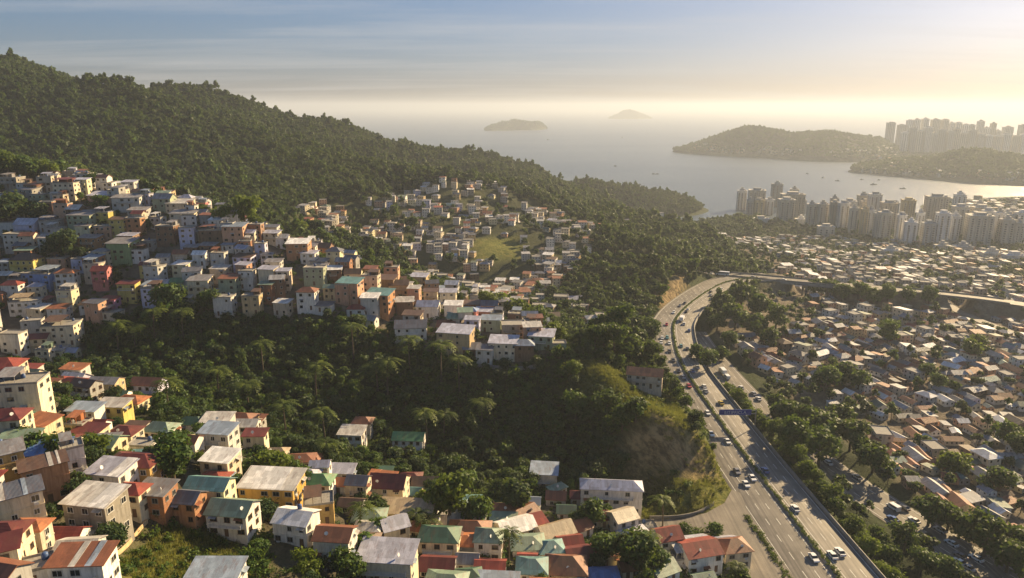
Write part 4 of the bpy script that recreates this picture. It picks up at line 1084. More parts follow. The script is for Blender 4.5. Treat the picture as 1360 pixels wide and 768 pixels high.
# ------------------------------------------------------------------ apartment towers
n = NT('tower_windows'); sepz = n.n('ShaderNodeSeparateXYZ', ins={0: n.coord('Object')})
fr = n.math('FRACT', n.math('DIVIDE', sepz.outputs[2], 3.0))
f2 = n.math('GREATER_THAN', fr, .42)
M['twin'] = n.pbr(n.mix(f2, (.42, .38, .32), (.03, .035, .04)), .35, 0, None, .5)
TWC = dict(cream=(.58,.55,.48), white=(.68,.67,.65), beige=(.5,.47,.42), grey=(.36,.37,.38), tan=(.46,.41,.34), ochre=(.5,.42,.28))
for k, c in TWC.items(): M['t_' + k] = mat_wall('tower_' + k, c)
TOWERS = []
def tower(name, x, y, z, w, d, h, col, rz, seed, base=6.0, hazy=False):
    rg = random.Random(seed)
    o = thing(name, None, 'apartment tower', (x, y, z), rz)
    wb = MB()
    nb = max(2, int(round(w / 7))); core = .82
    wb.box(-w/2 * .97, w/2 * .97, -d/2 * core, d/2 * core, -base, h)
    bw = w / nb
    for k in range(nb):                                  # projecting bays
        cx_ = -w/2 + bw * (k + .5)
        for sgn in (-1, 1):
            y0, y1 = sorted((sgn * d/2 * core - .002 * sgn, sgn * d/2)); wb.box(cx_ - bw * .30, cx_ + bw * .30, y0, y1, -base, h - (0 if k % 2 else 2.4))
    wb.box(-w/2 - .2, w/2 + .2, -d/2 - .2, d/2 + .2, h + .003, h + .9)
    link('wall', wb.mesh('wall', M['t_' + col]), o)
    for k in range(nb):                                  # window columns
        cx_ = -w/2 + bw * (k + .5)
        m_ = MB(); m_.box(cx_ - bw * .16, cx_ + bw * .16, -d/2 - .12, -d/2 - .004, 3, h - 3); link('window_column', m_.mesh('window_column', M['twin']), o)
    ns = max(1, int(d / 6))
    for k in range(ns):
        cy_ = -d/2 * core + d * core * (k + .5) / ns
        for sgn in (-1, 1):
            m_ = MB(); x0, x1 = sorted((sgn * (w/2 * .97 + .004), sgn * (w/2 * .97 + .12))); m_.box(x0, x1, cy_ - 1.1, cy_ + 1.1, 3, h - 3); link('window_column', m_.mesh('window_column', M['twin']), o)
    rb = MB(); rb.box(-w * .22, w * .22, -d * .25, d * .25, h + .9, h + 4.4)
    if rg.random() < .5: rb.box(-w * .12, w * .1, -d * .14, d * .14, h + 4.4, h + 7)
    rb.box(w * .28, w * .4, -d * .3, -d * .1, h + .9, h + 2.6)
    link('roof_house', rb.mesh('roof_house', M['t_' + rg.choice(['grey', 'beige', col])]), o)
    p = project(np.array([x]), np.array([y]), np.array([z + h / 2]))
    TOWERS.append(dict(o=o, px=float(p[0][0]), py=float(p[1][0]), col=col, h=h, w=w, name=name))
    FOOT.append((x, y, (w + d) / 3.4))
TL = [(978,991,257,285),(993,1016,257,290),(991,1000,269,292),(1001,1014,269,292),(1016,1027,268,291),(1036,1068,262,293),(1034,1055,269,297),(1058,1070,269,290),(1071,1083,275,301),(1085,1099,275,302),(1102,1111,273,305),(1112,1126,274,307),(1127,1138,280,311),(1142,1151,282,313),(1149,1160,283,313),(1152,1168,263,300),(1143,1152,271,296),(1161,1170,288,318),
(1166,1182,287,321),(1170,1189,274,308),(1190,1201,290,323),(1201,1216,299,327),(1197,1214,270,300),(1216,1225,287,318),(1224,1241,300,327),(1229,1257,266,302),(1242,1258,288,327),(1260,1272,291,324),(1264,1284,279,313),(1290,1314,280,313),(1285,1316,291,327),(1267,1280,262,288),(1318,1330,287,324),(1327,1344,296,328),(1345,1356,300,329),(1347,1364,287,322)]
rg = random.Random(3)
for k, (x0, x1, yt, yb) in enumerate(TL):
    h = hit((x0 + x1) / 2, yb)
    if not h: continue
    t = h[3]; w = (x1 - x0) / FPX * t * .95; hh = (yb - yt) / FPX * t * 1.1
    d = min(max(w * rg.uniform(.7, .95), 11), 20)
    tower('apartment_tower', h[0], h[1] + d * .4, h[2], w, d, hh, rg.choices(list(TWC), [5, 9, 5, 3, 2, 1])[0], R(rg.uniform(-14, -2)), 100 + k)
gaps = random.Random(8)
for k in range(34):
    cx_ = gaps.choice([gaps.uniform(1030, 1375), gaps.uniform(1310, 1385)]); yb = 292 + (cx_ - 1000) * .09 + gaps.uniform(-14, 10); wd = gaps.uniform(10, 17); h = hit(cx_, min(yb, 322))
    if not h or not clear(h[0], h[1] + 8, 9, 3): continue
    t = h[3]; w = wd / FPX * t
    tower('apartment_tower', h[0], h[1] + 8, h[2], w, min(max(w * .85, 11), 18), gaps.uniform(26, 38) / FPX * t, gaps.choice(['white', 'white', 'cream', 'beige', 'grey']), R(gaps.uniform(-14, -2)), 700 + k)
for k, (x0, x1, yt, yb, col) in enumerate([(1087,1108,302,317,'beige'),(1306,1334,337,347,'cream'),(1336,1362,340,350,'white'),(1058,1072,293,298,'white'),(1174,1195,333,341,'white'),(1270,1292,331,336,'grey'),(1245,1262,329,335,'beige'),(1000,1022,292,297,'white')]):
    h = hit((x0 + x1) / 2, yb); t = h[3]
    tower('apartment_block', h[0], h[1] + 5, h[2], (x1 - x0) / FPX * t, 13, max(7, (yb - yt) / FPX * t), col, R(rg.uniform(-14, 4)), 300 + k)
FT = [(1174,1185,163),(1188,1199,166),(1200,1208,160),(1209,1217,159),(1220,1228,158),(1232,1243,159),(1246,1254,159),(1256,1262,163.5),(1264,1272,163),(1273,1283,165.5),(1283,1290,166),(1294,1301,161),(1301,1311,170),(1311,1318,164),(1318,1325,174),(1328,1341,169),(1349,1361,166),
(1194,1203,176),(1204,1213,170),(1214,1222,174),(1223,1233,169),(1234,1241,177),(1242,1252,172),(1253,1262,175),(1263,1270,171),(1271,1281,177),(1282,1292,173),(1293,1303,178),(1304,1314,180),(1315,1326,181),(1328,1338,178),(1340,1350,181),(1352,1364,178)]
for k, (x0, x1, yt) in enumerate(FT):
    back = k < 17
    d0 = ray((x0 + x1) / 2, 196 if back else 203); t = (HC - (SEA + 14)) / -d0[2]
    h = (HC + t * ray((x0 + x1) / 2, yt)[2]) - (SEA + 14)
    tower('high_rise', d0[0] * t, d0[1] * t, SEA + 14, (x1 - x0) / FPX * t * .92, 26, h, rg.choice(['beige', 'grey', 'white', 'tan']), R(rg.uniform(-20, 10)), 500 + k, base=70)

# ------------------------------------------------------------------ specks of houses on the far headlands, boats
fp = []
for A, n_ in ((PEN, 1500), (PROM, 800)):
    kk = A.shape[1]; c_ = 0
    while c_ < n_:
        i, j = rg.randrange(4, A.shape[0] - 1), rg.randrange(1, kk // 2)
        a, b_ = rg.random(), rg.random()
        p = A[i, j] * (1 - a) * (1 - b_) + A[i + 1, j] * a * (1 - b_) + A[i, j + 1] * (1 - a) * b_ + A[i + 1, j + 1] * a * b_
        c_ += 1
        if p[2] < SEA + 2 or p[2] > SEA + 34 or fbm(p[0] / 180, p[1] / 180, 6, 3) < .44: continue
        if A is PEN and rg.random() > smooth(-300, 250, p[0] - 500) * .9 + .05: continue
        fp.append(tuple(p))
for _ in range(170):
    h = hit(rg.uniform(1262, 1420), rg.uniform(266, 292))
    if h and h[2] > SEA + 3 and clear(h[0], h[1], 5): fp.append((h[0], h[1], h[2] + .2))
scatter('distant_houses', 'pale specks of houses on the hazy headlands and shore of the bay', fp, [rg.uniform(-.5, .5) for _ in fp], [rg.uniform(.7, 1.15) for _ in fp], [40 + rg.randrange(14) for _ in fp], SRC_T)

def boat_parts():
    hb = MB(); n_ = 7; rings = []
    for k in range(n_):
        s = k / (n_ - 1); x = -4.5 + 9.5 * s; wd = 1.45 * (1 - max(0, s - .45) ** 2 * 3.2); top = .9 + .5 * s * s
        b_ = len(hb.v); wd = max(wd, .03)
        hb.v += [(x, -wd, top), (x, -wd * .75, -.2), (x, wd * .75, -.2), (x, wd, top)]; rings.append(b_)
    for a, b_ in zip(rings, rings[1:]):
        for q in range(3): hb.f.append((a + q, a + q + 1, b_ + q + 1, b_ + q)); hb.m.append(0)
        hb.f.append((a + 3, a, b_, b_ + 3)); hb.m.append(0)
    hb.f.append((rings[0], rings[0] + 3, rings[0] + 2, rings[0] + 1)); hb.m.append(0)
    c = MB(); c.extrude([(-2.6, .85), (.9, .95), (.5, 2.3), (-2.4, 2.4)], -.95, .95, 'y'); c.box(-2.5, .6, -1.05, 1.05, 2.4, 2.5)
    m_ = MB(); m_.tube([(.2, 0, 2.4), (.2, 0, 6.5)], .07, 6)
    return hb, c, m_
hb, cb_, mm = boat_parts()
BHULL = {c: hb.mesh('hull', M[c]) for c in ('dish', 'slab', 'fr_grey', 'tank')}; BCAB = cb_.mesh('cabin', M['dish']); BMAST = mm.mesh('mast', M['rail'])
M['foam'] = mat_plain('wake_foam', (.75, .76, .76), .8)
for px, py, hc, lab, rot, sc_ in [(727.6,186,'dish','white boat near the flat shelved island',10,2.2),(826,183,'dish','white boat below the small peaked island',160,2.0),(817,221,'fr_grey','dark boat alone in the open bay',20,1.3),
    (868,231.5,'slab','grey boat of the pair near the wooded shore, farther from the headland',5,1.2),(873,231.5,'fr_grey','dark boat of the pair near the wooded shore, nearer the headland',15,1.2),(1093,236.5,'dish','white boat at the outer edge of the bay mouth moorings',30,1.3),
    (1112,240.5,'fr_grey','dark boat next after the white one among the bay moorings',170,1.3),(1144,239,'slab','grey boat in the middle of the bay moorings',10,1.2),(1160,245.6,'fr_grey','largest dark boat of the bay moorings, low in the water',5,1.8),
    (1167,239.5,'slab','small grey boat just above the largest dark moored boat',25,1.0),(1199,251,'fr_grey','dark boat moored closest to the apartment towers',175,1.5),(1072,231,'slab','tiny grey boat off the long headland',0,1.0)]:
    d_ = ray(px, py); t = (SEA - HC) / d_[2]
    o = thing('boat', lab, 'boat', (d_[0] * t, d_[1] * t, SEA + .05), R(rot), 'boats on the bay'); o.scale = (sc_,) * 3
    link('hull', BHULL[hc], o); link('cabin', BCAB, o); link('mast', BMAST, o)
# ------------------------------------------------------------------ vegetation
M['leaf'] = mat_leaf('leaf_broad', (.011, .033, .006), (.072, .142, .018))
M['leafd'] = mat_leaf('leaf_forest', (.010, .027, .011), (.048, .092, .026), .34)
M['leafy'] = mat_leaf('leaf_sunny', (.026, .06, .006), (.15, .205, .018), .42)  # brighter, yellower copy of the leaf colour; its sunlit look is painted in
M['leafp'] = mat_leaf('leaf_palm', (.018, .038, .006), (.11, .145, .018), .35)
M['leafs'] = mat_leaf('leaf_shrub', (.016, .04, .006), (.10, .16, .018), .38)
M['grassb'] = mat_leaf('grass_blades', (.07, .085, .016), (.28, .25, .06), .4)
M['bark'] = mat_plain('bark', (.10, .075, .05), .9, var=.5, scale=3)

def leaf_cloud(centers, radii, per, size, rng, squash=.8, up=.35, shell=.55):
    """quads scattered through lobes; returns V,F,tint"""
    Vs, tn = [], []
    for (c, r) in zip(centers, radii):
        m_ = int(per * r * r); d = rng.normal(size=(m_, 3)); d /= np.linalg.norm(d, axis=1)[:, None]
        rr = r * (shell + (1 - shell) * rng.random(m_) ** .6) * (1 + .22 * rng.normal(size=m_))
        p = c + d * rr[:, None] * np.array([1, 1, squash])
        nrm = d + rng.normal(size=(m_, 3)) * .7 + np.array([0, 0, up]); nrm /= np.linalg.norm(nrm, axis=1)[:, None]
        a = np.cross(nrm, rng.normal(size=(m_, 3))); a /= np.linalg.norm(a, axis=1)[:, None]; b_ = np.cross(nrm, a)
        s = size * (.6 + .8 * rng.random(m_))
        a = a * s[:, None]; b_ = b_ * (s * .62)[:, None]
        q = np.stack([p - a, p - b_ + nrm * (s * .12)[:, None], p + a, p + b_ + nrm * (s * .12)[:, None]], 1)
        lobe = rng.random()
        Vs.append(q.reshape(-1, 3)); tn.append(np.repeat(np.clip(.55 * rng.random(m_) + .45 * lobe, 0, 1), 4))
    V = np.concatenate(Vs); F = np.arange(len(V)).reshape(-1, 4)
    return V, F, np.concatenate(tn)

def crown_data(rng, Rr=4.5, nl=11, per=42, size=.5, tall=1.0):
    C, Rad = [], []
    for k in range(nl):
        a = 2 * math.pi * (k / nl + rng.random() * .15); rad = Rr * (.15 + .6 * rng.random()); z = Rr * tall * (.15 + 1.0 * rng.random() * (1 - .45 * rad / Rr))
        C.append(np.array([math.cos(a) * rad, math.sin(a) * rad, z])); Rad.append(Rr * (.26 + .24 * rng.random()))
    C.append(np.array([0, 0, Rr * .75 * tall])); Rad.append(Rr * .5)
    return leaf_cloud(C, Rad, per, size, rng), C
def trunk_mb(C, H, r=.32, nlimb=6, top=None):
    m_ = MB(); m_.tube([(0, 0, -1), (.05, .03, H * .5), (.1, -.05, H)], [r * 1.25, r, r * .72], 7)
    for c in C[:nlimb]:
        e = np.array(c) + np.array([0, 0, H]); mid = e * .5 + np.array([0, 0, H * .35])
        m_.tube([(.08, -.03, H * .85), tuple(mid), tuple(e)], [r * .5, r * .3, r * .1], 5)
    return m_
TREEM = []
for k in range(7):
    rng = np.random.default_rng(100 + k); tall = [1.0, .85, 1.15, .75, 1.3, .95, 1.05][k]
    (V, F, tn), C = crown_data(rng, 4.5, 10 + k % 4, 46, .46, tall); H = [2.4, 2.0, 3.0, 1.8, 3.2, 2.4, 2.2][k]
    V = V + np.array([0, 0, H]); out = []
    for mt in ('leaf', 'leafy', 'leafd'):
        me = npmesh('crown', V, F, M[mt]); attr(me, 'tint', tn); out.append(me)
    TREEM.append((out, trunk_mb(C, H).mesh('trunk', M['bark'])))

def frond(rng, L=3.6, droop=1.0):
    V, F = [], []; n_ = 9
    rib = [np.array([L * s, 0, .9 * math.sin(s * 2.2) - droop * 1.9 * s * s]) for s in np.linspace(.08, 1, n_)]
    for k in range(n_ - 1):
        p, q = rib[k], rib[k + 1]; s = k / n_
        wd = .62 * math.sin(math.pi * min(1, .18 + s * .85)) + .12
        for sg in (-1, 1):
            tip = (p + q) / 2 + np.array([.35, sg * wd, -.28 * wd - .1 * rng.random()])
            b_ = len(V); V += [p, p * .35 + q * .65, tip + np.array([.1, 0, 0]), tip - np.array([.1, 0, 0])]; F.append((b_, b_ + 1, b_ + 2, b_ + 3))
    return np.array(V), np.array(F)
def palm_mesh(seed, H):
    rng = np.random.default_rng(seed); Vs, Fs, tn, nb = [], [], [], 0
    lean = rng.normal(size=2) * .5
    for k in range(17):
        V, F = frond(rng, 3.2 + rng.random() * .9, .55 + 1.0 * (k % 3) / 2 + .3 * rng.random()); a = 2.4 * k + rng.random() * .4
        c, s = math.cos(a), math.sin(a); V = V @ np.array([[c, s, 0], [-s, c, 0], [0, 0, 1]]) + np.array([lean[0], lean[1], H])
        Vs.append(V); Fs.append(F + nb); nb += len(V); tn.append(np.full(len(V), rng.random()))
    me = npmesh('crown', np.concatenate(Vs), np.concatenate(Fs), M['leafp']); attr(me, 'tint', np.concatenate(tn))
    t_ = MB(); t_.tube([(0, 0, -1), (lean[0] * .15, lean[1] * .15, H * .4), (lean[0] * .5, lean[1] * .5, H * .75), (lean[0], lean[1], H)], [.26, .19, .16, .15], 7)
    return me, t_.mesh('trunk', M['bark'])
PALMM = [palm_mesh(40 + k, h) for k, h in enumerate((7, 8.5, 6, 9.5))]

TREES = []
rt = random.Random(21)
def tree(x, y, width, tone, kind='tree', note='', hs=1.0, mesh=None):
    z = float(ground(x, y)); s = width / 9.0
    o = thing(kind, None, 'palm tree' if kind == 'palm_tree' else 'tree', (x, y, z), rt.uniform(0, 6.28))
    if kind == 'palm_tree':
        cm, tm = PALMM[rt.randrange(4)]; s = width / 7.0; o.scale = (s, s, s * hs)
    else:
        k = rt.randrange(7) if mesh is None else mesh; cm, tm = TREEM[k][0][dict(mid=0, sunny=1, dark=2)[tone]], TREEM[k][1]; o.scale = (s, s * rt.uniform(.9, 1.1), s * hs)
    link('trunk', tm, o); link('crown', cm, o)
    p = project(np.array([x]), np.array([y]), np.array([z + width * .5]))
    TREES.append(dict(o=o, px=float(p[0][0]), py=float(p[1][0]), w=width, tone=tone, x=x, y=y, z=z, name=kind, note=note))
    return o
def ptree(px, py, wp, tone='mid', kind='tree', note='', hs=1.0):
    """px,py: foot of the tree on the ground"""
    h = hit(px, py)
    if h: tree(h[0], h[1], wp / FPX * h[3], tone, kind, note, hs)
    return h
# single trees that stand out in the photo (foot px, foot py, crown width px)
for a in [(52,622,56,'mid'),(28,606,46,'mid'),(92,628,58,'mid'),(128,622,46,'sunny'),(232,645,66,'mid'),(160,622,34,'sunny'),(268,620,26,'sunny'),(362,642,54,'sunny'),(392,646,48,'mid'),(336,636,40,'mid'),
    (598,698,74,'sunny'),(632,704,52,'mid'),(563,690,52,'sunny'),(482,744,52,'mid'),(462,770,50,'mid'),(500,720,36,'mid'),(519,744,26,'sunny'),(688,684,54,'dark'),(664,670,36,'dark'),(786,704,44,'mid'),(770,700,30,'mid'),
    (802,752,48,'mid'),(842,768,70,'mid'),(868,764,44,'mid'),(790,640,40,'dark'),(425,760,26,'mid'),(408,770,40,'sunny'),(340,768,38,'mid'),(212,690,20,'mid'),(318,650,22,'mid'),
    (86,352,46,'dark'),(66,350,28,'dark'),(110,350,28,'dark'),(226,420,52,'mid'),(250,424,30,'mid'),(278,420,36,'mid'),(305,304,40,'sunny'),(326,306,44,'sunny'),(342,312,28,'sunny'),(272,292,20,'sunny'),
    (12,234,34,'sunny'),(36,236,40,'mid'),(58,238,34,'sunny'),(80,240,36,'mid'),(104,246,34,'sunny'),(122,252,24,'mid'),(14,306,48,'dark'),(36,296,30,'mid'),(52,302,34,'dark'),(135,285,24,'mid'),(398,318,26,'sunny'),
    (548,390,22,'sunny'),(474,442,30,'mid'),(458,446,34,'mid'),(520,446,20,'mid'),(668,420,36,'sunny'),(690,432,40,'sunny'),(712,444,42,'mid'),(648,416,30,'sunny'),(735,452,34,'sunny'),
    (844,562,44,'mid'),(826,574,40,'mid'),(806,560,40,'mid'),(765,560,46,'mid'),(735,575,42,'mid'),(760,505,30,'sunny'),
    (800,448,40,'mid'),(822,446,42,'mid'),(846,450,42,'mid'),(862,460,36,'mid'),(838,474,40,'mid'),(815,470,40,'mid'),(790,464,34,'mid'),(866,478,30,'mid'),
    (958,415,34,'mid'),(984,408,40,'mid'),(1008,420,42,'mid'),(976,438,40,'mid'),(1004,444,38,'mid'),(952,440,26,'mid'),(1030,440,34,'mid'),(1022,462,30,'mid'),(926,478,30,'mid'),(940,492,26,'mid'),(955,478,26,'mid'),(968,466,28,'mid'),
    (1040,570,48,'mid'),(1066,574,52,'mid'),(1090,588,56,'mid'),(1058,600,50,'mid'),(1086,622,54,'mid'),(1116,566,40,'mid'),(1128,600,46,'mid'),(1158,628,46,'mid'),(1140,612,36,'mid'),(1030,548,30,'mid'),
    (1096,520,40,'mid'),(1118,512,44,'mid'),(1140,520,34,'mid'),(1264,632,46,'sunny'),(1326,656,44,'mid'),(1340,600,46,'mid'),(1350,612,40,'mid'),(1232,700,50,'mid'),(1258,706,46,'mid'),(1284,718,52,'mid'),(1306,740,56,'mid'),(1336,762,56,'mid'),(1330,728,44,'mid'),(1354,740,44,'mid'),
    (1082,396,30,'mid'),(1098,398,26,'mid'),(1118,400,28,'mid'),(1140,402,26,'mid'),(1158,404,28,'mid'),(1178,404,24,'mid'),(1205,404,24,'mid'),(1232,408,26,'mid'),(1178,398+60,30,'mid'),(1290,480,32,'sunny'),(1296,470,30,'sunny'),(1230,505,26,'mid'),(1245,520,28,'mid'),(1180,440,24,'mid'),(1200,735,40,'mid'),(1176,760,46,'mid'),(1222,768,44,'mid'),(1250,772,40,'mid'),(1165,725,30,'mid')]:
    ptree(*a)
for a in [(880,700,34),(479,706,40),(556,712,36),(570,716,34),(676,748,34),(860,735,30),(432,620,40),(381,590,42),(432,590,40),(225,552,36),(568,590,38),(590,580,34),(158,470,34),(180,462,34),(206,450,32),(244,452,30),(502,520,42),(515,525,38),(544,490,40),(586,510,40),(470,480,36),
          (640,560,34),(330,540,38),(290,520,36),(350,500,34),(420,530,38),(610,520,34),(860,760,30),(980,775,30)]:
    ptree(a[0], a[1], a[2], 'mid', 'palm_tree')
# the row between the expressway and the town road
Tn, Nn = normals2d(HWY); cumH = np.concatenate([[0], np.cumsum(np.linalg.norm(np.diff(HWY[:, :2], axis=0), axis=1))])
for s in np.arange(85, 262, 5.2):
    p = at(HWY, cumH, s, 17.2 + rt.uniform(-1.2, 1.2)); tree(p[0], p[1], rt.uniform(6.2, 8.2), rt.choice(['sunny', 'sunny', 'mid']), note='row')
N_EXPL = sum(t['name'] == 'tree' for t in TREES)

# roads and houses keep trees away
def near_road(x, y, extra=0.0):
    r = np.zeros(np.shape(x), bool)
    for L, hw in ((HWY, 16.5), (LOW, 10.5), (FLY, 9), (SIDE, 7), (AP2, 5.5), (AP3, 9)):
        r |= dist_line(np.asarray(x, float), np.asarray(y, float), L)[0] < hw + extra
    return r
FA = np.array(FOOT)
def near_house(x, y, pad):
    out = np.zeros(len(x), bool)
    for s in range(0, len(x), 4000):
        d = np.hypot(x[s:s + 4000, None] - FA[None, :, 0], y[s:s + 4000, None] - FA[None, :, 1]) - FA[None, :, 2]
        out[s:s + 4000] = (d < pad).any(1)
    return out
def jgrid(x0, x1, y0, y1, step, seed):
    r = np.random.default_rng(seed); a, b_ = np.meshgrid(np.arange(x0, x1, step), np.arange(y0, y1, step))
    return (a + r.uniform(-.45, .45, a.shape) * step).ravel(), (b_ + r.uniform(-.45, .45, a.shape) * step).ravel()
def maskat(m, x, y):
    return m[np.clip(((y - GY0) / GS + .5).astype(int), 0, len(gy) - 1), np.clip(((x - GX0) / GS + .5).astype(int), 0, len(gx) - 1)]
TX = np.array([t['x'] for t in TREES]); TY = np.array([t['y'] for t in TREES]); TWd = np.array([t['w'] for t in TREES])
def near_tree(x, y, f=.38):
    out = np.zeros(len(x), bool)
    for s in range(0, len(x), 4000):
        out[s:s + 4000] = (np.hypot(x[s:s + 4000, None] - TX, y[s:s + 4000, None] - TY) < TWd * f).any(1)
    return out

# slope trees: the largest as objects, the rest as forest
x, y = jgrid(-420, 420, 120, 480, 5.4, 4); z = ground(x, y); px, py, dp = project(x, y, z)
ok = (z > SEA + 3) & (px > -200) & (px < 1400) & (py < 830) & ~maskat(m_bank, x, y) & ~maskat(m_rock, x, y) & ~maskat(m_town, x, y) & ~maskat(region(NOSE, 200, 300), x, y)
ok &= ~(maskat(m_hill, x, y) & (np.random.default_rng(1).random(len(x)) > .10)) & ~(maskat(m_fg, x, y) & (np.random.default_rng(2).random(len(x)) > .22))
ok &= ~near_road(x, y) & ~near_house(x, y, 1.6) & ~near_tree(x, y)
ok &= visible(x, y, z, 9)
ok &= ~((x > 108) & (y < 420))
x, y, z, px, py, dp = [q[ok] for q in (x, y, z, px, py, dp)]
inn = (px > 0) & (px < 1360) & (py < 768)
order = np.argsort(dp + (~inn) * 3000)
take = order[:max(0, 300 - N_EXPL)]; rest = np.setdiff1d(np.arange(len(x)), take)
for k in take:
    tree(float(x[k]), float(y[k]), rt.uniform(4.2, 7.2), rt.choice(['dark', 'mid', 'dark']), note='slope', hs=rt.uniform(.85, 1.15))
print('trees', len(TREES), 'slope rest', len(rest), 'expl', N_EXPL)
# low-detail trees for the forest
def lod_tree(seed, mt, Rr, H, nl=7, per=13, size=.95, tall=1.0):
    rng = np.random.default_rng(seed); (V, F, tn), C = crown_data(rng, Rr, nl, per, size, tall)
    V = V + np.array([0, 0, H]); tk = MB(); tk.tube([(0, 0, -2), (0, 0, H * .6), (.1, 0, H + Rr * .6)], [.3, .24, .12], 5, cap=False)
    nb = len(V); V = np.concatenate([V, np.array(tk.v)]); F2 = np.array(tk.f) + nb
    me = npmesh('forest_tree', V, np.concatenate([F, F2]), [M[mt], M['bark']], mi=[0] * len(F) + [1] * len(F2)); attr(me, 'tint', np.concatenate([tn, np.zeros(len(tk.v))]))
    return free_obj('forest_tree', me)
LOD = [lod_tree(60 + k, 'leafd' if k % 3 else 'leaf', 4.2, [2.5, 4, 3, 5.5, 3, 4.5][k], 7, 13, .95, [1, 1.2, .9, 1.3, .8, 1.1][k]) for k in range(6)]
LODS = [lod_tree(80 + k, 'leaf' if k % 2 else 'leafd', 3.2, 1.6, 8, 30, .5, [1, .9, 1.2, .8][k]) for k in range(4)]
SRC_F = src_collection('forest_sources', LOD); SRC_S = src_collection('slope_sources', LODS)
rn = np.random.default_rng(9)
P3 = np.stack([x[rest], y[rest], z[rest]], 1)
scatter('slope_woods', 'dense green trees covering the slopes round the terraces', P3, rn.uniform(0, 6.28, len(rest)), rn.uniform(.65, 1.15, len(rest)), rn.integers(0, 4, len(rest)), SRC_S)
# the mountain and the far wooded ridges
x, y = jgrid(-900, 700, 430, 1480, 5.6, 14); z = ground(x, y); px, py, dp = project(x, y, z)
ok = (z > SEA + 2.5) & (px > -330) & (px < 1010) & (py < 480) & ~maskat(m_town, x, y) & ~maskat(region(DGRASS, 500, 720), x, y) & ~((x > 230) & (y < 1000)) & ~maskat(m_rock, x, y) & ~maskat(m_hill, x, y)
ok &= ~(maskat(m_d, x, y) & (np.random.default_rng(3).random(len(x)) > np.where(gapn(x, y) > .56, .5, .08)))
ok &= ~near_road(x, y) & ~near_house(x, y, 1.2) & ~near_tree(x, y) & visible(x, y, z, 14)
x, y, z = x[ok], y[ok], z[ok]; k_ = len(x)
big = 1 + rn.uniform(.25, .7, k_) * (rn.random(k_) > .93)
ptop = project(x, y, z + 8)[1]; pxx = project(x, y, z)[0]; bins = (pxx / 5).astype(int); crest = np.zeros(k_, bool)
for bb in np.unique(bins):
    w_ = np.where(bins == bb)[0]; crest[w_[np.argsort(ptop[w_])[:2]]] = True
big = np.where(crest, rn.uniform(.8, 1.55, k_), big)
scatter('mountain_forest', 'dense dark forest over the mountain and ridges', np.stack([x, y, z], 1), rn.uniform(0, 6.28, k_), rn.uniform(.58, .92, k_) * big, rn.integers(0, 6, k_), SRC_F, zs=rn.uniform(.85, 1.3, k_))
# trees between the houses of the plain and round the towers
x, y = jgrid(118, 1100, 150, 1380, 7.2, 24); z = ground(x, y); px, py, dp = project(x, y, z)
cl = fbm(x / 40, y / 55, 51, 3); pc = .50 + np.where(dp > 520, -.03, .02)
r_ = np.random.default_rng(5).random(len(x))
ok = (z > SEA + 1.5) & (px > 880) & (px < 1420) & (py < 800) & (((cl > pc) & (r_ < .75)) | (r_ < np.where(dp > 500, .34, .26)) | ((dp > 900) & (py > 296) & (r_ < .8)) | ((dp > 900) & (r_ < .4)) | inpoly(px, py, [(985,392),(1075,388),(1075,425),(1030,452),(955,448),(945,425)]) & (r_ < .35) | inpoly(px, py, [(900,300),(1030,300),(1075,318),(1000,345),(985,372),(920,362)]) & (r_ < .8))
ok &= ~near_road(x, y) & ~near_house(x, y, .1) & ~near_tree(x, y, .5) & visible(x, y, z, 12)
x, y, z = x[ok], y[ok], z[ok]; k_ = len(x)
scatter('town_trees', 'green trees scattered between the roofs of the town plain', np.stack([x, y, z], 1), rn.uniform(0, 6.28, k_), rn.uniform(.36, .85, k_), rn.integers(0, 6, k_), SRC_F)
print('mountain', ok.sum(), 'town trees', k_)

# woods on the far headlands and islands
fpts = []
def far_wood(A, n_, keep):
    kk = A.shape[1]
    for _ in range(n_):
        i, j = rt.randrange(0, A.shape[0] - 1), rt.randrange(1, int(kk * .7)); a, b_ = rt.random(), rt.random()
        p = A[i, j] * (1 - a) * (1 - b_) + A[i + 1, j] * a * (1 - b_) + A[i, j + 1] * (1 - a) * b_ + A[i + 1, j + 1] * a * b_
        if p[2] > SEA + 2.5 and rt.random() < keep: fpts.append((p[0], p[1], p[2] - .5))
far_wood(PEN, 9000, .8); far_wood(PROM, 5000, .7); far_wood(ISL1, 900, .7); far_wood(ISL2, 700, .6)
k_ = len(fpts)
scatter('headland_woods', 'hazy dark woods on the headlands and islands across the bay', fpts, rn.uniform(0, 6.28, k_), rn.uniform(.8, 1.5, k_), rn.integers(0, 6, k_), SRC_F)

# shrubs, grass
def shrub(seed, mt, per=60, size=.22):
    rng = np.random.default_rng(seed)
    C = [np.array([rng.normal() * .5, rng.normal() * .5, .25 + .5 * rng.random()]) for _ in range(5)]; Rd = [.45 + .3 * rng.random() for _ in range(5)]
    V, F, tn = leaf_cloud(C, Rd, per, size, rng, .8, .4, .3); me = npmesh('shrub', V, F, M[mt]); attr(me, 'tint', tn); return free_obj('shrub', me)
def tuft(seed, mt='grassb'):
    rng = np.random.default_rng(seed); V, F, tn = [], [], []
    for k in range(26):
        a = rng.random() * 6.28; r = rng.random() * .7; p = np.array([math.cos(a) * r, math.sin(a) * r, -.05]); b_ = rng.random() * 6.28
        s = np.array([math.cos(b_), math.sin(b_), 0]) * .07; up = np.array([rng.normal() * .25, rng.normal() * .25, .45 + .5 * rng.random()])
        i = len(V); V += [p - s, p + s, p + up + s * .3, p + up - s * .3]; F.append((i, i + 1, i + 2, i + 3)); tn += [rng.random()] * 4
    me = npmesh('tuft', np.array(V), np.array(F), M[mt]); attr(me, 'tint', np.array(tn)); return free_obj('tuft', me)
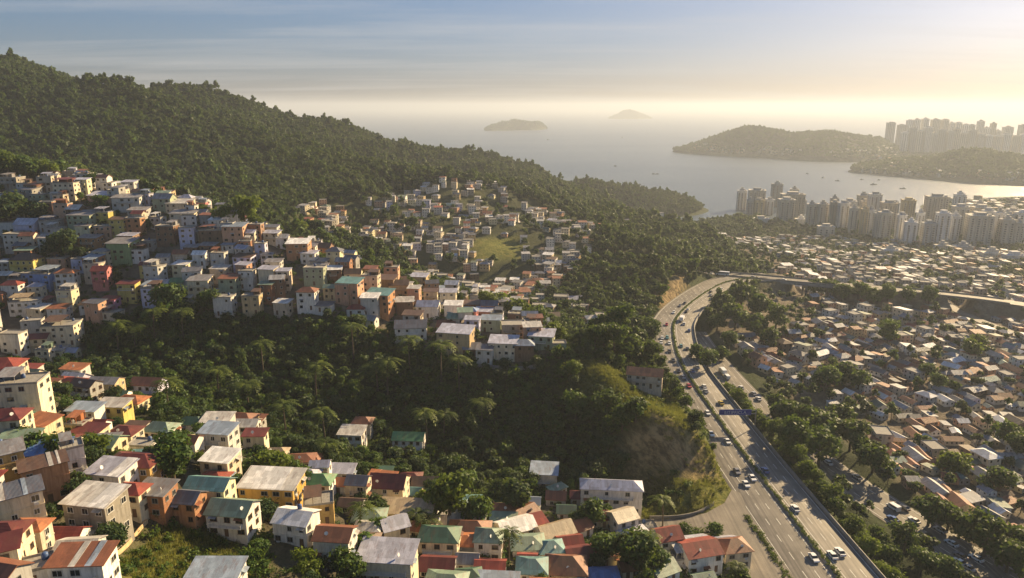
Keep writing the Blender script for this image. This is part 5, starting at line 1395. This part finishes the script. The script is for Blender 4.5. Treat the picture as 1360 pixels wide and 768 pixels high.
SH = [shrub(k, 'leafs' if k % 3 else 'leaf') for k in range(6)]; TU = [tuft(k) for k in range(4)]
SRC_SH = src_collection('shrub_sources', SH); SRC_G = src_collection('grass_sources', TU)
x, y = jgrid(-320, 108, 118, 420, 2.7, 34); z = ground(x, y); px, py, dp = project(x, y, z)
r_ = np.random.default_rng(6).random(len(x)); bank = maskat(m_bank, x, y); nose = maskat(region(NOSE, 200, 300), x, y)
ok = (px > -30) & (px < 1390) & (py < 820) & ~near_road(x, y, -1.5) & ~near_house(x, y, .2) & visible(x, y, z, 4)
ok &= ~(maskat(m_fg, x, y) & ~bank & (r_ > .45)) & ~(maskat(m_hill, x, y) & (r_ > .3)) & ~(maskat(m_rock, x, y) & (r_ > .10)) & ~(bank & (fbm(x / 9, y / 9, 2, 3) < .40)) & ~(nose & (fbm(x / 8, y / 8, 3, 3) < .57))
x, y, z = x[ok], y[ok], z[ok]; k_ = len(x)
scatter('undergrowth', 'tangled green shrubs between trees, banks and houses', np.stack([x, y, z], 1), rn.uniform(0, 6.28, k_), rn.uniform(.7, 1.9, k_), rn.integers(0, 6, k_), SRC_SH)
x, y = jgrid(-110, 100, 118, 320, .95, 44); bank = maskat(m_grass, x, y) ; ok = bank & ~near_road(x, y, -1.5) & ~near_house(x, y, -.2) & ~(maskat(m_rock, x, y) & (np.random.default_rng(8).random(len(x)) > .15))
x, y = x[ok], y[ok]; z = ground(x, y); k_ = len(x)
scatter('grass', 'rough dry grass on the open banks and the hill foot', np.stack([x, y, z], 1), rn.uniform(0, 6.28, k_), rn.uniform(.6, 1.3, k_), rn.integers(0, 4, k_), SRC_G)
# hedges: median, slip road edge
hp, hr = [], []
for s in np.arange(0, cumH[-1] - 14, .75):
    p = at(HWY, cumH, s, rt.uniform(-.35, .35)); hp.append((p[0], p[1], p[2] + .25))
hm_ = [shrub(200 + k, 'leafs', 60, .2) for k in range(3)]; SRC_H = src_collection('hedge_sources', hm_)
scatter('median_hedge', 'long clipped green hedge along the middle of the expressway', hp, rn.uniform(0, 6.28, len(hp)), rn.uniform(.55, .8, len(hp)), rn.integers(0, 3, len(hp)), SRC_H, zs=rn.uniform(.9, 1.3, len(hp)))
hp = []
for s in np.arange(100, 330, .8):
    p = at(HWY, cumH, s, -14.6 + rt.uniform(-.6, .6)); 
    if s < 150 or s > 232: hp.append((p[0], p[1], p[2] - .2))
scatter('roadside_hedge', 'green hedge along the hill side edge of the expressway', hp, rn.uniform(0, 6.28, len(hp)), rn.uniform(.6, 1.1, len(hp)), rn.integers(0, 3, len(hp)), SRC_H)
print('undergrowth', k_)

# low garden walls and a path on the grassy bank (seen between the near houses)
def px_wall(pts, h_, t_, mat, name, label, cat):
    L = np.array([hit(*p)[:3] for p in pts]); L = polyline(L, 1.2); L[:, 2] = ground(L[:, 0], L[:, 1])
    tag(ribbon_solid(name, L, -t_, t_, h_, mat, base=-.6), label, cat)
M['ochrewall'] = mat_wall('garden_wall_render', (.42, .3, .17))
px_wall([(322,770),(333,748),(343,738),(356,732)], 1.0, .18, M['ochrewall'], 'garden_wall', 'crooked ochre garden wall climbing the grassy bank towards white house', 'garden wall')
px_wall([(150,742),(168,728),(184,708),(196,696)], .9, .18, M['ochrewall'], 'garden_wall', 'low ochre wall between concrete house and grassy bank', 'garden wall')
px_wall([(395,738),(420,752),(436,764)], 1.1, .2, M['concd'], 'garden_wall', 'grey retaining wall below the two white houses', 'garden wall')
px_wall([(610,486),(650,490),(690,492),(722,488)], 1.6, .2, M['conc'], 'garden_wall', 'pale retaining wall under the houses on the cliff edge', 'retaining wall')
px_wall([(100,545),(140,548),(172,552)], 1.4, .2, M['concd'], 'garden_wall', 'dark retaining wall under the tan house by the ravine', 'retaining wall')
# ------------------------------------------------------------------ traffic
CARC = dict(white=(.72,.72,.7), silver=(.42,.43,.44), grey=(.2,.2,.21), black=(.025,.025,.028), red=(.4,.05,.05), blue=(.06,.12,.3), teal=(.1,.28,.28), yellow=(.55,.4,.06))
for k, c in CARC.items(): M['car_' + k] = NT('car_paint_' + k).pbr(c, .28, .15 if k != 'white' else 0, None, .5)
M['tyre'] = NT('tyre_rubber').pbr((.02,.02,.02), .9); M['lampred'] = NT('tail_lamp').pbr((.3,.02,.02), .3)
def car_meshes(kind):
    b = MB(); g = MB()
    if kind == 'car':
        L, W, wb = 4.4, .86, 1.32
        lo = [(-2.2,.32),(2.15,.32),(2.2,.62),(2.05,.78),(1.05,.92),(-1.45,.95),(-2.12,.9),(-2.22,.6)]
        for s, (p) in enumerate([0]): b.extrude(lo, -W, W, 'y')
        cab = [(1.0,.922),(.35,1.38),(-1.0,1.42),(-1.75,.955)]
        n0 = len(g.v)
        for sg in (-1, 1):
            for (x_, z_) in cab: g.v.append((x_, sg * (W - .06 if z_ < 1 else W - .22), z_))
        for q in ((0,1,5,4),(2,3,7,6),(3,2,1,0),(4,5,6,7)): g.f.append(tuple(n0 + i for i in q)); g.m.append(0)
        b.extrude([(.36,1.385),(-1.0,1.425),(-1.0,1.46),(.3,1.43)], -(W - .2), W - .2, 'y')
        for sg in (-1, 1):
            for xx in (-.35,): b.extrude([(xx - .05, .93), (xx + .05, .93), (xx + .04, 1.4), (xx - .04, 1.4)], sg * (W - .13) - .09, sg * (W - .13) + .09, 'y')
        axles = (-1.35, 1.35); r = .32
    elif kind == 'van':
        W = .95; b.extrude([(-2.5,.35),(2.45,.35),(2.5,.95),(1.75,1.15),(1.2,2.05),(-2.45,2.1),(-2.5,1.9)], -W, W, 'y')
        g.extrude([(1.78,1.17),(1.25,1.98),(1.32,1.98),(1.86,1.17)], -W + .1, W - .1, 'y')
        for sg in (-1, 1): g.box(-1.9, 1.0, sg * W - .02, sg * W + .02, 1.25, 1.85)
        axles = (-1.55, 1.6); r = .35
    elif kind == 'truck':
        W = 1.15; b.box(-3.6, 1.7, -W, W, .95, 3.0); b.extrude([(1.85,.5),(3.5,.5),(3.55,1.4),(3.3,2.4),(1.85,2.45)], -W + .05, W - .05, 'y'); b.box(-3.6, 2.0, -.5, .5, .6, .95)
        g.extrude([(3.56,1.45),(3.33,2.3),(3.40,2.3),(3.63,1.45)], -W + .2, W - .2, 'y')
        axles = (-2.3, 2.6); r = .5
    else:
        W = 1.25; b.extrude([(-5.5,.45),(5.5,.45),(5.55,1.4),(5.4,3.0),(-5.5,3.05)], -W, W, 'y')
        for sg in (-1, 1): g.box(-5.1, 5.0, sg * W - .02, sg * W + .02, 1.55, 2.55)
        g.extrude([(5.56,1.5),(5.45,2.7),(5.50,2.7),(5.61,1.5)], -W + .1, W - .1, 'y')
        axles = (-3.4, 3.4); r = .5
    w_ = MB(); w_.tube([(0, -.11, 0), (0, .11, 0)], r, 12)
    l_ = MB(); l_.box(-.04, .04, -.18, .18, -.08, .08)
    return b, g.mesh('windows', M['glass']), w_.mesh('wheel', M['tyre']), l_.mesh('tail_lamp', M['lampred']), axles, r, W
VEH = {k: car_meshes(k) for k in ('car', 'van', 'truck', 'bus')}
VB = {}
CARS = []
RP = R(0)
def vehicle(kind, px, py, col, road):
    L = dict(hwy=HWY, low=LOW, fly=FLY)[road]
    d = ray(px, py + 1.0); zr = -9.2 if road == 'low' else 0.0; t = (zr - HC) / d[2]; x, y = d[0] * t, d[1] * t
    k = np.hypot(L[:, 0] - x, L[:, 1] - y).argmin(); zr = L[k, 2]; t = (zr - HC) / d[2]; x, y = d[0] * t, d[1] * t
    k = np.hypot(L[:, 0] - x, L[:, 1] - y).argmin()
    T, N = normals2d(L); off = (x - L[k, 0]) * N[k, 0] + (y - L[k, 1]) * N[k, 1]
    lanes = dict(hwy=[-10.6, -7.2, -3.7, 3.4, 6.5, 9.6], low=[-5.2, -1.8, 1.8, 5.2], fly=[-3.8, 0, 3.8])[road]
    o2 = min(lanes, key=lambda q: abs(q - off)); o2 += np.clip(off - o2, -.5, .5)
    x += (o2 - off) * N[k, 0]; y += (o2 - off) * N[k, 1]
    a = math.atan2(T[k, 1], T[k, 0]) + (math.pi if o2 < 0 and road != 'low' else 0)
    b, g, w_, l_, ax, r, W = VEH[kind]
    if (kind, col) not in VB: VB[(kind, col)] = b.mesh('body', M['car_' + col])
    o = thing(kind, None, kind, (x, y, zr + .015), a)
    link('body', VB[(kind, col)], o); link('windows', g, o)
    for xx in ax:
        for sg in (-1, 1): link('wheel', w_, o, (xx, sg * (W - .1), r))
    xr = dict(car=-2.2, van=-2.5, truck=-3.6, bus=-5.5)[kind]
    for sg in (-1, 1): link('tail_lamp', l_, o, (xr - .01, sg * (W - .22), .75 if kind == 'car' else 1.1))
    side = {'hwy': 'hill side carriageway' if o2 < 0 else 'town side carriageway', 'low': 'lower town road', 'fly': 'overpass road'}[road]
    CARS.append(dict(o=o, px=px, py=py, col=col, kind=kind, side=side))
for c in [(915,513,'red'),(936.5,513.5,'white'),(918,532,'black'),(955,535.6,'yellow'),(940,549,'white'),(941,577,'white'),(966,587,'white'),(936,593,'black'),(976,627,'grey'),(999,635.6,'white'),(988.7,644,'white'),(1010,625.6,'blue'),
          (1055.6,676,'white'),(1080.6,742,'white'),(1101,738.5,'white'),(1114,734,'white'),(902,405.8,'grey'),(910.4,403,'black'),(895,415,'white'),(884,431,'red'),(914,411,'white'),(912,413.7,'black'),(906.4,430,'white'),(913,439,'blue'),
          (880.5,449,'white'),(886,448.5,'teal'),(876.5,455,'white'),(891,456,'white'),(889,467,'black'),(878,463.5,'silver'),(902,459.5,'teal'),(912,463,'grey'),(917,472,'black'),(894,479,'black'),(901,493,'black'),(919.7,492.8,'blue'),
          (912,501.6,'grey'),(943,387.6,'black'),(943,392,'silver'),(945,397,'white'),(958.4,384,'white'),(973,379,'white'),(932,520,'silver'),(926,488,'silver')]:
    vehicle('car', c[0], c[1], c[2], 'hwy')
vehicle('truck', 905.8, 424.8, 'white', 'hwy'); vehicle('bus', 957, 372, 'white', 'fly'); vehicle('car', 943, 367, 'white', 'fly'); vehicle('car', 915, 360.5, 'silver', 'fly')
for px, py, c in [(1040,374,'white'),(1102,379,'silver'),(1000,368.5,'grey')]: vehicle('car', px, py, c, 'fly')
for px, py, c, k in [(1182.8,676,'white','van'),(1199,675.5,'black','car'),(1187,689.4,'blue','car'),(1213.7,692,'white','car'),(1246.8,705,'silver','car'),(1261.5,723,'white','car'),(1274,739.4,'grey','car'),(1293.8,743,'white','car'),(1266,749.7,'white','car'),
                  (1280,756,'silver','car'),(1230,713,'black','car'),(1077,586,'grey','car'),(1088.7,598,'silver','car'),(1102,614.6,'white','car'),(1137.6,634,'silver','car'),(959.5,495,'white','truck'),(967,501.5,'white','van'),(982,515,'white','car'),(998,523,'silver','car'),(1006,530,'white','car')]:
    vehicle(k, px, py, c, 'low')

# ------------------------------------------------------------------ labels: say what sets each thing apart
ORD = 'first second third fourth fifth sixth seventh eighth ninth tenth eleventh twelfth thirteenth fourteenth fifteenth sixteenth seventeenth eighteenth nineteenth twentieth'.split()
TENS = {20: 'twenty', 30: 'thirty', 40: 'forty'}
CARD = 'one two three four five six seven eight nine ten eleven twelve thirteen fourteen fifteen sixteen seventeen eighteen nineteen twenty'.split()
def ordw(k):
    if k < 20: return ORD[k]
    return TENS[(k + 1) // 10 * 10] + ('-' + ORD[(k + 1) % 10 - 1] if (k + 1) % 10 else 'th')
def cardw(n):
    if n <= 20: return CARD[n - 1]
    return TENS[n // 10 * 10] + ('-' + CARD[n % 10 - 1] if n % 10 else '')
def spread_labels(rows, key, text, group, axis='px', frm='from left', rev=False):
    by = {}
    for r in rows: by.setdefault(key(r), []).append(r)
    for k, v in by.items():
        v.sort(key=lambda r: -r[axis] if rev else r[axis])
        for i, r in enumerate(v):
            base = text(r)
            r['o']['label'] = base if len(v) == 1 else f'{base}, {ordw(i)} of {cardw(len(v))} {frm}'
            r['o']['group'] = group(r)
WW = dict(greywhite='off-white', paleyellow='pale-yellow', brownbrick='brown-brick', lavender='lavender-white', brick='red-brick', concrete='bare-concrete')
RW = dict(bluegrey='blue-grey', darkgreen='dark-green', darkred='dark-red', lavender='lavender', rust='rusty', pale='pale', sage='sage-green', rust2='rusty', brown2='brown', grey2='grey', tin2='tin-grey', tan2='tan', sage2='sage-green', slate2='slate', lavender2='lavender', red2='red', teal2='teal', white2='white')
STW = {1: 'one-storey', 2: 'two-storey', 3: 'three-storey', 4: 'four-storey'}
def zone(r):
    px, py = r['px'], r['py']
    if r['name'] in ('house', 'terrace_house'):
        if r['name'] == 'house':
            return 'village near expressway' if px > 640 else 'hollow village middle' if px > 395 else 'ravine edge' if py < 600 else 'bottom corner slope' if px < 200 else 'grassy bank row'
        if px > 440: return 'spur end' if px < 600 else 'cliff edge'
        if py < 300: return 'top terraces' if px < 130 else 'upper crest'
        if py < 355: return 'upper middle terraces' if px < 220 else 'crest shoulder'
        return 'lower terraces' if px > 150 else 'ravine side terraces'
    if r['name'] == 'hillside_house':
        return 'middle hill west' if px < 500 else 'middle hill top' if py < 285 else 'middle hill east' if px > 660 else 'middle hill centre'
    return 'roadside town edge' if px < 1060 else 'lower town corner' if py > 610 else 'town centre' if px < 1190 else 'outer town'
FGH = HOUSES[:N_FG]
def rooftxt(r):
    if r['typ'] == 'flat': return 'flat roof' if r['rc'] == 'none' else f"flat roof with {RW.get(r['rc'], r['rc'])} canopy"
    return f"{RW.get(r['rc'], r['rc'])} {ROOFWORD[r['typ']]} roof"
spread_labels([r for r in HOUSES], lambda r: (r['wall'], r['st'], rooftxt(r), zone(r), r['name']),
    lambda r: f"{WW.get(r['wall'], r['wall'])} {STW[r['st']]} house, {rooftxt(r)}, {zone(r)}",
    lambda r: {'house': 'houses of the near village', 'terrace_house': 'houses stacked on the hillside terraces', 'hillside_house': 'small houses on the middle hill', 'town_house': 'low houses of the town plain'}[r['name']])
# trees
HA = np.array([(r['x'], r['y']) for r in HOUSES if r['name'] in ('house', 'terrace_house')])
def tkey(r):
    if r['note'] == 'row': return ('row',)
    if r['note'] == 'slope': return None
    d = np.hypot(HA[:, 0] - r['x'], HA[:, 1] - r['y']); k = d.argmin()
    size = 'small' if r['w'] < 5.5 else 'broad' if r['w'] > 9 else 'rounded'
    tone = dict(mid='green', sunny='sunlit yellow-green', dark='dark green')[r['tone']]
    if r['name'] == 'palm_tree': size, tone = ('tall' if r['w'] > 8 else 'slender'), 'feathery'
    if d[k] < 16:
        h = HOUSES[k]; where = f"beside {WW.get(h['wall'], h['wall'])} house with {rooftxt(h).split(' with')[0]}"
    elif r['x'] > 108: where = 'beside the lower road' if dist_line(np.array([r['x']]), np.array([r['y']]), LOW)[0][0] < 22 else 'under the expressway bend' if r['px'] < 1060 and r['py'] < 500 else 'among the town roofs'
    elif r['x'] > 20 and r['y'] > 300: where = 'on the spur next to the expressway'
    else: where = 'on the shady ravine slope'
    return (size, tone, where)
for r in TREES: r['k'] = tkey(r)
spread_labels([r for r in TREES if r['k'] and r['k'] != ('row',)], lambda r: (r['k'], r['name']), lambda r: f"{r['k'][0]} {r['k'][1]} {r['name'].replace('_', ' ')} {r['k'][2]}", lambda r: 'palm trees round the village' if r['name'] == 'palm_tree' else 'trees among houses and roads')
spread_labels([r for r in TREES if r['k'] == ('row',)], lambda r: 0, lambda r: 'sunlit roadside tree in the row below the parapet wall', lambda r: 'row of trees between expressway and town road', 'py', 'from far end')
for r in TREES:
    if r['k'] is None:
        z_ = 'village gardens' if maskat(m_fg, np.array([r['x']]), np.array([r['y']]))[0] else 'foot of the dark slope' if r['py'] > 560 else 'middle of the dark slope' if r['py'] > 500 else 'slope just under the terraces'
        r['o']['label'] = 'bushy dark green tree massed with others ' + ('in the ' if 'gardens' in z_ or 'middle' in z_ else 'at the ' if 'foot' in z_ else 'on the ') + z_; r['o']['group'] = 'trees of the ' + z_
# towers, traffic
spread_labels([r for r in TOWERS if r['name'] == 'apartment_tower'], lambda r: r['col'], lambda r: f"{r['col']} apartment tower by the bay", lambda r: 'apartment towers by the bay')
spread_labels([r for r in TOWERS if r['name'] == 'apartment_block'], lambda r: r['col'], lambda r: f"low {r['col']} apartment block at the feet of the towers", lambda r: 'low apartment blocks below the towers')
spread_labels([r for r in TOWERS if r['name'] == 'high_rise'], lambda r: 0, lambda r: 'hazy high rise on the far headland skyline', lambda r: 'high rises across the bay')
spread_labels(CARS, lambda r: (r['kind'], r['col'], r['side']), lambda r: f"{r['col']} {r['kind']} on the {r['side']}", lambda r: 'traffic on the roads', 'py', 'counted from the bottom', True)
